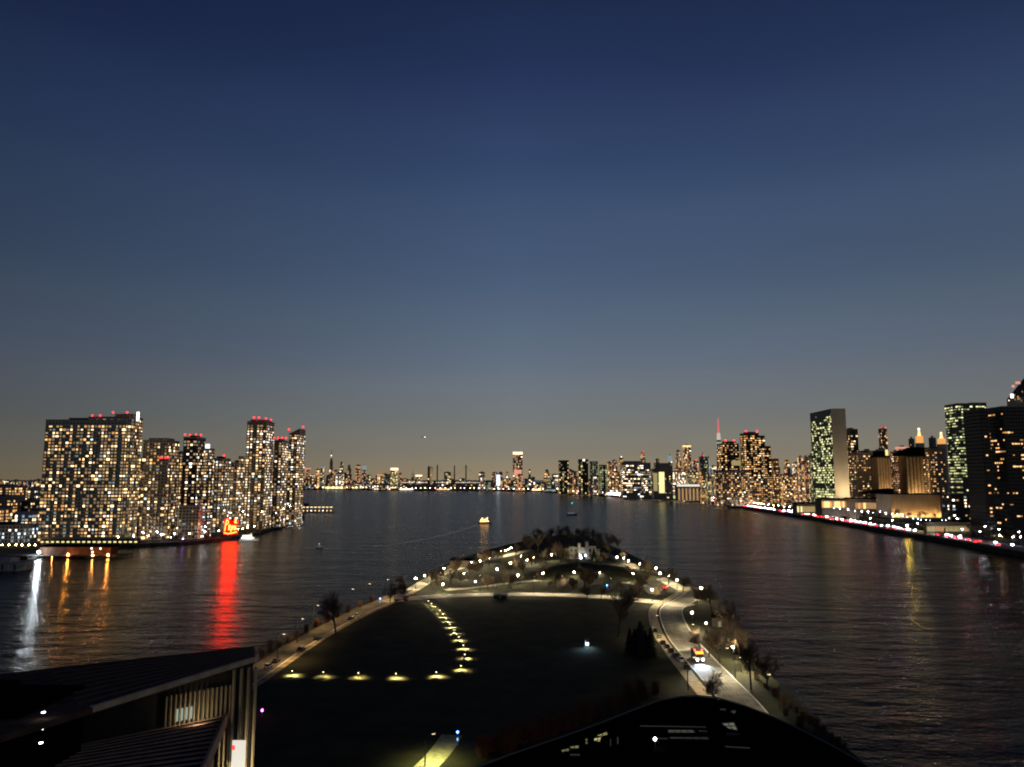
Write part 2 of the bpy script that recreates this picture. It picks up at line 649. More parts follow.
def pane_mesh(w, h, key):
    k = (round(w, 2), round(h, 2), key)
    if k not in PANE:
        mb = MB()
        mb.box(-w / 2, w / 2, -.14, 0, -h / 2, h / 2, ROOM[key])
        PANE[k] = mb.mesh('lit_window')
    return PANE[k]


def px_to_x(px, Y, z):
    return (px - 512.0) / F_PX * (Y * math.cos(PITCH) + (z - CAM_Z) * math.sin(PITCH))


def top_z(py, Y):
    u, f, w = ray(512, py)
    return CAM_Z + Y / f * w


def window_spots(x0, x1, y0, y1, z0, z1, fh, bw, p, sides, band=0.0, col_var=.6, zskip=1.5):
    """lit windows on the front and the given side faces: (x, y, z, angle)"""
    out = []
    faces = [((x0, y0), (1, 0), x1 - x0, 0.0)]
    if 'r' in sides:
        faces.append(((x1, y0), (0, 1), y1 - y0, math.pi / 2))
    if 'l' in sides:
        faces.append(((x0, y1), (0, -1), y1 - y0, -math.pi / 2))
    for (ox, oy), (dx, dy), wid, ang in faces:
        nc = max(1, int(wid / bw))
        step = wid / nc
        nf = max(1, int((z1 - z0 - zskip) / fh))
        cols = [max(.05, 1 + random.uniform(-col_var, col_var)) for _ in range(nc)]
        for fl_ in range(nf):
            fp = 1.0
            if band > 0:
                fp = random.choice((.15, .5, 1.0, 1.9)) * band + (1 - band)
            z = z0 + (fl_ + .55) * fh
            run = 0
            for c in range(nc):
                q = p * cols[c] * fp
                if random.random() < q * (.7 if run and not band else 1) or (run and random.random() < .5 * band):
                    s = (c + .5) * step
                    out.append((ox + dx * s, oy + dy * s, z, ang))
                    run = 1
                else:
                    run = 0
    return out


def add_window_quads(mb, spots, w, h, pal, off=.12):
    for (x, y, z, a) in spots:
        key = pick(pal)
        ca, sa = math.cos(a), math.sin(a)
        nx, ny = sa * off, -ca * off
        hw = w / 2 * random.choice((1, 1, .8, .6, 1.35))
        hh = h / 2 * random.choice((1, 1, .8, .65))
        mb.quad((x - ca * hw + nx, y - sa * hw + ny, z - hh), (x + ca * hw + nx, y + sa * hw + ny, z - hh),
                (x + ca * hw + nx, y + sa * hw + ny, z + hh), (x - ca * hw + nx, y - sa * hw + ny, z + hh), ROOM[key])


def tower(name, label, x0, x1, top, Y, wall, pal='res', p=.35, fh=3.3, bw=3.5, ww=2.35, wh=2.0, depth=None, base=3.0, rot=0.0, cat='building',
          blocks=(), beacons=(), solo=100, group=None, band=0.0, crown=None, plant=True, sides=None, roof_lights=(), col_var=.6, slope=None):
    """a near building: an Empty with wall, roof and window parts. blocks = further (x0,x1,top,dy,depth) masses in pixels"""
    zt = top_z(top, Y)
    zm = (zt + base) / 2
    dp = depth or max(16, (x1 - x0) / F_PX * Y * .6)
    lx = x0 + x1 < 1024          # the side turned to the river shows beside the front
    X0, X1 = px_to_x(x0, Y + (0 if lx else dp), zm), px_to_x(x1, Y + (dp if lx else 0), zm)
    cx, cy = (X0 + X1) / 2, Y
    root = thing(name, label, cat, (cx, cy, base), rot, group)
    walls = MB()
    spots = []
    sd = sides if sides is not None else ('r' if cx < 0 else 'l')
    masses = [(X0, X1, 0.0, dp, zt)]
    for (a, b, t, dy, d2) in blocks:
        z2 = top_z(t, Y + dy)
        masses.append((px_to_x(a, Y + dy + (0 if lx else d2), zm), px_to_x(b, Y + dy + (d2 if lx else 0), zm), dy, d2, z2))
    for i, (a, b, dy, d2, z2) in enumerate(masses):
        if i == 0 and slope:
            walls.prism([(a - cx, dy), (b - cx, dy), (b - cx, dy + d2), (a - cx, dy + d2)], -.5, z2 - base, wall, ROOFGREY,
                        [z2 - base + slope[0], z2 - base + slope[1], z2 - base + slope[1], z2 - base + slope[0]])
        else:
            walls.prism([(a - cx, dy), (b - cx, dy), (b - cx, dy + d2), (a - cx, dy + d2)], -.5, z2 - base, wall, ROOFGREY)
        spots += window_spots(a - cx, b - cx, dy, dy + d2, 0.5, z2 - base, fh, bw, p, sd, band, col_var)
    walls.build('wall', root)
    random.shuffle(spots)
    for (x, y, z, a) in spots[:solo]:
        ca, sa = math.cos(a), math.sin(a)
        w = ww * random.choice((1, 1, .8, .6, 1.35))
        link('lit_window', pane_mesh(w, wh * random.choice((1, 1, .8)), pick(pal)), root, (x + sa * .005, y - ca * .005, z), a)
    if len(spots) > solo:
        wm = MB()
        add_window_quads(wm, spots[solo:], ww, wh, pal)
        struct(wm.build('lit_window', root), 'stuff')
    # roof edge and machinery
    a, b, dy, d2, z2 = masses[0]
    if not slope:
        pm = MB()
        for (q0, q1, r0, r1) in ((a - .15, b + .15, dy - .15, dy + .35), (a - .15, b + .15, dy + d2 - .35, dy + d2 + .15),
                                 (a - .15, a + .35, dy + .352, dy + d2 - .352), (b - .35, b + .15, dy + .352, dy + d2 - .352)):
            pm.box(q0 - cx, q1 - cx, r0, r1, z2 - base + .003, z2 - base + 1.1, CONCRETE)
        pm.build('parapet', root)
    if plant and not slope:
        w = b - a
        ph = MB()
        ph.box(-w * .28, w * .18, dy + d2 * .3, dy + d2 * .75, z2 - base + .004, z2 - base + 3.4, DARK)
        ph.box(w * .2, w * .33, dy + d2 * .35, dy + d2 * .6, z2 - base + .004, z2 - base + 2.2, STEEL)
        ph.build('roof_plant', root)
    for (bx, by) in beacons:
        z = top_z(by, Y + 3)
        x = px_to_x(bx, Y + 3, z) - cx
        zr = max(m[4] for m in masses if m[0] - 3 <= x + cx <= m[1] + 3) if any(m[0] - 3 <= x + cx <= m[1] + 3 for m in masses) else zt
        bm_ = MB()
        bm_.tube((x, 3, zr - base), (x, 3, max(z, zr + .6) - base - .9), .18, .15, DARK)
        o = bm_.build('beacon_mast', root)
        b2 = MB()
        b2.ball((x, 3, max(z, zr + 1.0) - base), 0.8 * Y / 800, BEACON, 8, 4)
        b2.build('beacon', o)
    for (a_, b_, t_, u_, key) in roof_lights:      # lit panels at given pixels on the front face
        zc0, zc1 = top_z(u_, Y), top_z(t_, Y)
        q = MB()
        q.box(px_to_x(a_, Y, zm) - cx, px_to_x(b_, Y, zm) - cx, -.6, -.16, zc0 - base, zc1 - base, ROOM.get(key) or MATS[key])
        q.build('lit_sign_panel', root)
    if crown:
        crown(root, a - cx, b - cx, dy, dy + d2, z2 - base)
    return root


W_GREEN = facade('facade_dark_green_glass', (.36, .36, .30), (.09, .10, .085), 3.3, 3.5)
W_BROWN = facade('facade_brown_brick', (.44, .33, .23), (.09, .075, .06), 3.3, 3.5)
W_TAN = facade('facade_tan_brick', (.48, .40, .28), (.10, .085, .065), 3.3, 3.5)
W_DARK = facade('facade_black_glass', (.022, .020, .019), (.009, .009, .010), 3.8, 3.0)
W_GREY = facade('facade_grey_concrete', (.44, .42, .36), (.09, .09, .085), 3.3, 3.5)
W_SEC = facade('facade_green_curtain_wall', (.07, .09, .085), (.015, .03, .03), 3.7, 1.6)
MARBLE = principled('marble_slab', (.42, .37, .28), .7, noise_amt=.12, noise_scale=.05)

# -- left shore: the residential towers by the water
G1 = 'lit apartment towers along the left shore'
tower('apartment_tower', 'widest lit apartment slab on the left shore with a flat roof and red beacons', 41.5, 137, 420.5, 775, W_GREEN, 'res', .92,
      depth=30, group=G1, beacons=[(92, 417.5), (100, 417.5), (113, 413), (127, 413.5)], roof_lights=[(133, 135.5, 412, 421, 'white')],
      blocks=[(84, 139.5, 416.5, 4, 24), (111, 136, 413.8, 10, 12)])
tower('apartment_tower', 'mid-height lit tower with a domed dark roofline beside the widest apartment slab', 140.5, 177, 441, 800, W_TAN, 'res', .73,
      depth=28, group=G1, blocks=[(146, 172, 438, 5, 18)], roof_lights=[(157.5, 161, 457, 458.5, 'red'), (163, 168, 457, 458.5, 'red')])
tower('apartment_tower', 'slender dark tower with a row of red roof beacons and a white rooftop light', 181, 203.5, 438, 820, W_DARK, 'resw', .64,
      depth=24, group=G1, beacons=[(185, 434.5), (190, 435), (196, 434.7), (201, 435)], blocks=[(203.6, 213, 448, 3, 20)], roof_lights=[(203.5, 208, 444, 448.5, 'cool')])
tower('apartment_tower', 'lit tower with two red beacons behind the red neon sign', 210, 229, 459, 900, W_GREY, 'resw', .89, depth=26, group=G1,
      beacons=[(212, 455), (224, 455.5)])
tower('apartment_tower', 'shorter lit block squeezed between the two red beacon towers', 229.5, 243.5, 463, 930, W_TAN, 'resw', .83, depth=26, group=G1,
      blocks=[(237, 243.3, 456, 6, 14)])
tower('apartment_tower', 'tallest narrow lit tower on the left shore crowned with red beacons', 245, 272.5, 422, 960, W_BROWN, 'resw', .88, depth=32, group=G1,
      beacons=[(254, 417.5), (259, 417.5), (266, 419.5), (271, 420)], blocks=[(248, 270, 419.5, 6, 20)])
tower('apartment_tower', 'lower lit tower with a line of red beacons between two taller ones', 273, 287, 441, 1010, W_BROWN, 'resw', .88, depth=28, group=G1,
      beacons=[(274, 438), (278, 438), (282, 438), (286, 438)])
tower('apartment_tower', 'lit tower with a slanting roof at the water end of the left row', 287.5, 304, 432.5, 1060, W_TAN, 'resw', .92, depth=30, group=G1,
      beacons=[(289, 429.5), (303, 427)], slope=(-1.5, 5.5))
tower('apartment_block', 'low cream lit block at the foot of the slender dark tower', 178, 205, 506, 812, W_TAN, 'resw', .45, depth=18, solo=60, group='low waterfront blocks', plant=False)
tower('apartment_block', 'low lit block behind the slanted roof tower podium', 214, 243, 492, 945, W_BROWN, 'resw', .88, depth=14, solo=60, group='low waterfront blocks', plant=False)
tower('apartment_block', 'green grey lit block between the domed tower and the slender dark one', 168, 186, 452, 850, W_GREEN, 'resw', .89, depth=20, solo=80, group=G1, plant=False)

# podium buildings and the old dock on the left shore
tower('low_building', 'long low building with a row of yellow lamps at its eaves by the dock', 40, 141, 539, 745, W_DARK, 'warm_row' if 'warm_row' in PAL else 'res', .15, depth=14,
      solo=40, cat='building', plant=False, roof_lights=[(41 + i * 5.2, 43.6 + i * 5.2, 541.2, 542.6, 'yellow') for i in range(19)])
tower('glass_hall', 'white lit glass hall at the edge of the left shore', -30, 40, 526, 760, W_GREY, 'cool', .55, fh=3.4, bw=3.0, ww=2.0, wh=2.0, depth=26, solo=80, cat='building', col_var=.3)
tower('low_building', 'dark brown warehouse with amber windows behind the white glass hall', -30, 24, 497, 1050, W_BROWN, 'orange', .6, fh=4.2, bw=5, ww=2.6, wh=2.2, depth=30, solo=60)
tower('low_building', 'dark block with scattered white windows beside the widest apartment slab', 20, 42, 501, 980, W_DARK, 'resw', .30, fh=4, bw=4, ww=2.4, wh=2.2, depth=30, solo=60)
tower('low_building', 'farther amber speckled block over the dark brown warehouse', -20, 27, 486, 1500, W_TAN, 'far_amber', 0.80, fh=5, bw=5.5, ww=3.6, wh=3, depth=40, solo=60)
tower('low_building', 'farther pale speckled block over the dark white windowed one', 27, 43, 488, 1450, W_GREY, 'far_white', 0.58, fh=5, bw=5.5, ww=3.6, wh=3, depth=40, solo=60)

# -- right shore: the tall slab with a stone end wall
def slab_tower():
    X0, X1, Y0, Y1, zt = 497.0, 519.5, 1196.0, 1281.0, 174.0
    root = thing('slab_tower', 'tall flat slab tower with green lit glass and blank stone end wall', 'building', (X0, Y0, 5))
    b = MB()
    b.box(.6, X1 - X0 - .6, .9, Y1 - Y0 - .9, 0, zt - 7, W_SEC)
    b.build('glass_wall', root)
    for y0, y1 in ((-.05, .88), (Y1 - Y0 - .88, Y1 - Y0 + .05)):
        e = MB()
        e.box(0, X1 - X0, y0, y1, 0, zt - 5, MARBLE)
        e.build('end_wall', root)
    r = MB()
    r.box(.5, X1 - X0 - .5, .9, Y1 - Y0 - .9, zt - 6.9, zt - 5.2, DARK)
    r.build('roof_screen', root)
    spots = []
    L = Y1 - Y0
    nf = 42
    for i in range(nf):
        z = 6 + i * (zt - 16) / nf
        frac = i / nf
        band = .75 if .06 < frac < .26 else (.62 if .33 < frac < .46 else (.35 if frac < .75 else .42))
        if .26 <= frac <= .30 or frac > .95 or frac < .05:
            band = .1
        n = 20
        on = 0
        for c in range(n):
            if random.random() < (band if not on else min(.92, band + .28)):
                spots.append((z, (c + .5) * L / n))
                on = 1
            else:
                on = 0
    random.shuffle(spots)
    wm = MB()
    for i, (z, y) in enumerate(spots):
        fr = z / zt
        pal = 'green'
        if i < 100:
            link('lit_window', pane_mesh(3.7, 2.3, pick(pal)), root, (.6, L - y, z), -math.pi / 2)
        else:
            wm.quad((.46, y + 1.9, z - 1.2), (.46, y - 1.9, z - 1.2), (.46, y - 1.9, z + 1.2), (.46, y + 1.9, z + 1.2), ROOM[pick(pal)])
    struct(wm.build('lit_window', root), 'stuff')
    for x in (5, 17):  # unseen added spots, standing in for city glow on the end wall
        spot('floodlight', root, (x, -34, 24), 190000, (1, .76, .46), 130, .9, (0, .6, .9), 1.0)


slab_tower()

G2 = 'lit buildings on the right shore'
tower('office_tower', 'green lit glass office tower behind the black tower at the edge', 948.5, 989, 404, 1000, W_SEC, 'green', .62, fh=3.6, bw=3.6, ww=3.3, wh=1.9,
      depth=30, base=5, group=G2, band=.55, col_var=.2, blocks=[(968, 991, 402.5, 12, 16)], plant=False)
tower('office_tower', 'black tower with a few orange lit floors at the edge of view', 984, 1062, 407, 800, W_DARK, 'orange', .14, fh=3.9, bw=3.1, ww=2.4, wh=1.5,
      depth=40, base=5, group=G2, band=.92, col_var=.15, blocks=[(975.5, 984, 408.5, 6, 30)], plant=False)
tower('office_tower', 'tower with a slanted crown and pink lamps rising over the black tower', 1011, 1060, 389, 1150, W_GREY, 'far_rose', 0.12, depth=40, base=5, group=G2, slope=(-12, 42),
      roof_lights=[(1015, 1018, 394, 398, 'white'), (1017, 1020, 385, 387.5, 'rose'), (1021, 1026, 381.5, 384, 'rose')])
tower('office_tower', 'dark tower with warm windows close behind the stone ended slab', 846, 860, 429.5, 1330, W_DARK, 'far_amber', 0.35, fh=4.5, bw=4, ww=3, wh=2.4, depth=25, base=5, group=G2)
tower('apartment_block', 'brown apartment block with scattered windows beside the stone ended slab', 851, 879, 453, 1290, W_BROWN, 'far_amber', 0.38, fh=3.8, bw=3.6, ww=2.3, wh=2.0, depth=25, base=5, group=G2, col_var=.9)
tower('apartment_block', 'dark speckled block between the two floodlit striped towers', 892, 907, 452, 1240, W_BROWN, 'far_rose', 0.35, fh=3.6, bw=3.5, ww=2.2, wh=2.0, depth=25, base=5, group=G2)
tower('apartment_block', 'warm windowed block between striped tower and green glass office', 925, 947, 449, 1180, W_BROWN, 'far_amber', 0.38, fh=3.6, bw=3.5, ww=2.3, wh=2.0, depth=25, base=5, group=G2, col_var=.9)
tower('apartment_block', 'low dark block with white windows at the foot of the green glass office', 943, 980, 494, 930, W_DARK, 'far_white', 0.29, fh=3.6, bw=4.2, ww=2.6, wh=2.0, depth=20, base=5, group=G2, plant=False)


def striped_tower(label, x0, x1, top, Y, gable):
    zt = top_z(top, Y)
    X0, X1 = px_to_x(x0, Y, zt / 2), px_to_x(x1, Y, zt / 2)
    w = X1 - X0
    root = thing('striped_tower', label, 'building', (X0, Y, 5), 0, 'floodlit striped towers')
    b = MB()
    b.box(0, w, 0, 22, 0, zt - 5, principled('brown_stone', (.20, .13, .075), .85, noise_amt=.2, noise_scale=.1))
    b.build('wall', root)
    n = 5 if w < 28 else 6
    for i in range(n):
        p = MB()
        x = (i + .5) * w / n
        p.box(x - w / n * .28, x + w / n * .28, -1.2, -.003, 0, zt - 7, principled('stone_pier', (.42, .30, .16), .85, noise_amt=.25, noise_scale=.2))
        p.build('pier', root)
    r = MB()
    if gable:
        r.prism([(-8, -.5), (w * .55, -.5), (w * .55, 22), (-8, 22)], zt - 4.99, zt + 4, BLACKROOF, None, [zt - 1, zt + 9, zt + 9, zt - 1])
        r.prism([(w * .553, -.5), (w + 9, -.5), (w + 9, 22), (w * .553, 22)], zt - 4.99, zt + 4, BLACKROOF, None, [zt + 9, zt + 8, zt + 8, zt + 9])
    else:
        r.box(-.6, w + .6, -.6, 22.6, zt - 4.99, zt - 2.5, BLACKROOF)
        r.box(w * .1, w * .75, 4, 17, zt - 2.49, zt + 5, BLACKROOF)
    r.build('roof', root)
    for i in range(n):
        x = (i + .5) * w / n
        spot('floodlight', root, (x, -9, 22), 26000, (1, .70, .36), 75, .7, (0, .36, 1), .6)


striped_tower('floodlit stone tower with bright vertical stripes under a flat roof', 878.5, 892, 457, 1230, False)
striped_tower('floodlit striped stone tower under a broad dark rounded roof', 907, 925, 456, 1200, True)

# centre right: the dark stepped towers
tower('apartment_tower', 'broad dark stepped tower with two red beacons near the lit spire', 741, 760, 433.5, 1780, W_DARK, 'far_amber', 0.52, fh=5, bw=4.6, ww=3.6, wh=2.6, depth=30, base=5,
      group=G2, beacons=[(746, 432.5), (757, 432)], blocks=[(745, 757, 431.8, 10, 14), (757, 766, 435.5, 8, 20), (760.1, 771.5, 446, 2, 22)], plant=False, col_var=.8)
tower('apartment_tower', 'dark tower with two red beacons in front of the lit spire', 718, 740, 444, 1830, W_DARK, 'far_amber', 0.49, fh=5, bw=4.6, ww=3.6, wh=2.6, depth=30, base=5,
      group=G2, beacons=[(725.5, 440.5), (734, 440.5)], blocks=[(723, 737, 441.2, 8, 18)], plant=False, col_var=.8, roof_lights=[(732, 744, 460.5, 465.5, 'yellow_dim')])
tower('apartment_block', 'narrow dark block on the shoulder of the broad stepped tower', 771.8, 779.5, 459, 1760, W_BROWN, 'far_amber', 0.43, fh=5, bw=4.6, ww=3.4, wh=2.6, depth=26, base=5, group=G2, plant=False)
tower('apartment_block', 'low warm block standing before the stepped tower and its neighbour', 714, 752, 471, 1730, W_BROWN, 'far_amber', 0.58, fh=4.6, bw=4.6, ww=3.4, wh=2.6, depth=20, base=5, group=G2, plant=False,
      blocks=[(752.2, 772, 478, -6, 16)], roof_lights=[(760.5, 763, 481.5, 484, 'blue')])
tower('hospital', 'broad hospital block with bright white floors and a dark flat top', 621, 651, 463, 2500, W_GREY, 'far_white', 0.49, fh=7, bw=6, ww=5, wh=3.4, depth=40, base=5, group=G2, band=.7,
      blocks=[(623, 641, 461, 6, 30)], plant=False)
tower('lit_block', 'block with two glowing yellow wall panels under a dark roof', 651.5, 671, 469, 2350, W_BROWN, 'far_yellow', 0.14, fh=7, bw=6, ww=4, wh=3.4, depth=40, base=5, group=G2, plant=False,
      blocks=[(654, 673, 463, 6, 30)], roof_lights=[(653.5, 657.5, 473, 491, 'yellow_dim'), (659, 664.5, 472, 493, 'yellow')])
tower('plaza_tower', 'lone dark tower by the water with a few yellow windows', 558.5, 569, 460.5, 3150, W_DARK, 'far_yellow', 0.38, fh=7.5, bw=6.5, ww=4.6, wh=4.6, depth=40, base=5, group='dark waterside towers', plant=False, col_var=.9, solo=60)
tower('plaza_tower', 'dark waterside tower with one white light on its roof', 578, 588.5, 459.5, 3050, W_DARK, 'far_yellow', 0.43, fh=7.5, bw=6.5, ww=4.6, wh=4.6, depth=40, base=5, group='dark waterside towers', plant=False, col_var=.9, solo=60,
      roof_lights=[(583, 585, 459.3, 461, 'white')])
tower('plaza_tower', 'greenish dark waterside tower beside the white roof lit one', 589.5, 598, 461.5, 3100, W_GREEN, 'far_green', 0.61, fh=7.5, bw=6.5, ww=4.6, wh=4.6, depth=40, base=5, group='dark waterside towers', plant=False, col_var=.8, solo=60)
tower('plaza_tower', 'shortest dark waterside tower with mixed green and white windows', 599, 607, 465, 3080, W_DARK, 'far_green', 0.61, fh=7.5, bw=6.5, ww=4.6, wh=4.6, depth=40, base=5, group='dark waterside towers', plant=False, col_var=.8, solo=60)


# far single-mesh buildings -------------------------------------------------
WALLS_FAR = [principled('far_wall_brown', (.50, .40, .32), .9), principled('far_wall_grey', (.50, .48, .44), .9), principled('far_wall_dark', (.24, .22, .19), .8),  # walls lightened in colour to stand in for street glow and haze
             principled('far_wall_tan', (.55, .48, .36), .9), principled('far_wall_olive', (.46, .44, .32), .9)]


def far_building(name, label, x0, x1, top, Y, pal, p=.4, wall=0, cat='building', group=None, stepped=False, cap=None, face=None, beacon=None, mast=None, cell=None, depth=None, base=4.0):
    zt = top_z(top, Y)
    dp = depth or max(20, (x1 - x0) / F_PX * Y * .6)
    lx = x0 + x1 < 1024
    X0, X1 = px_to_x(x0, Y + (0 if lx else dp), zt / 2), px_to_x(x1, Y + (dp if lx else 0), zt / 2)
    if X1 - X0 < 4:
        X0, X1 = (X0 + X1) / 2 - 2, (X0 + X1) / 2 + 2
    cx = (X0 + X1) / 2
    w = X1 - X0
    h = zt - base
    k = cell or max(3.6, Y / F_PX * 1.35)
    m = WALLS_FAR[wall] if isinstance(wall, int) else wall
    mb = MB()
    if stepped:
        tiers = [(1.0, 0, .62), (.74, .62, .85), (.48, .85, 1.0)]
    else:
        tiers = [(1.0, 0, 1.0)]
    for i, (s, a, b) in enumerate(tiers):
        mb.box(-w / 2 * s, w / 2 * s, dp * (1 - s) / 2, dp * (1 + s) / 2, a * h + (.01 if i else -.5), b * h, m)
        add_window_quads(mb, window_spots(-w / 2 * s, w / 2 * s, dp * (1 - s) / 2, dp * (1 + s) / 2, a * h, b * h, k, k, p, 'r' if cx < 0 else 'l', zskip=k * .3), k * .85, k * .72, pal, .2)
    # rooftop machinery room and rail
    if h > 25:
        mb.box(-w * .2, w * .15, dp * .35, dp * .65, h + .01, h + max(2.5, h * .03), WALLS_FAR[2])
    if cap:           # a glowing band round the top: (pixel height, room colour)
        ch = cap[0] * Y / F_PX
        mb.box(-w / 2 - .4, w / 2 + .4, -.8, dp + .4, h - ch, h + .3, ROOM[cap[1]])
    if face:          # glowing part of the front: (fraction from, to, room colour)
        mb.box(-w / 2 * .8, w / 2 * .8, -.7, -.21, h * face[0], h * face[1], ROOM[face[2]])
    if mast:
        mh = top_z(mast, Y) - zt
        mb.tube((0, dp / 2, h), (0, dp / 2, h + mh), w * .1, w * .04, WALLS_FAR[2], 5)
    if beacon:
        for q in ((-.35, .35) if beacon == 2 else (0,)):
            mb.tube((q * w, 2, h), (q * w, 2, h + 3), .4, .4, WALLS_FAR[2], 5)
            mb.ball((q * w, 2, h + 3), Y / F_PX * .55, glow('beacon_far', (1, .02, .03), 4) if beacon != 'white' else ROOM['white'], 6, 4)
    o = mb.build(name, None, (cx, Y, base))
    tag(o, label, cat, group)
    return o


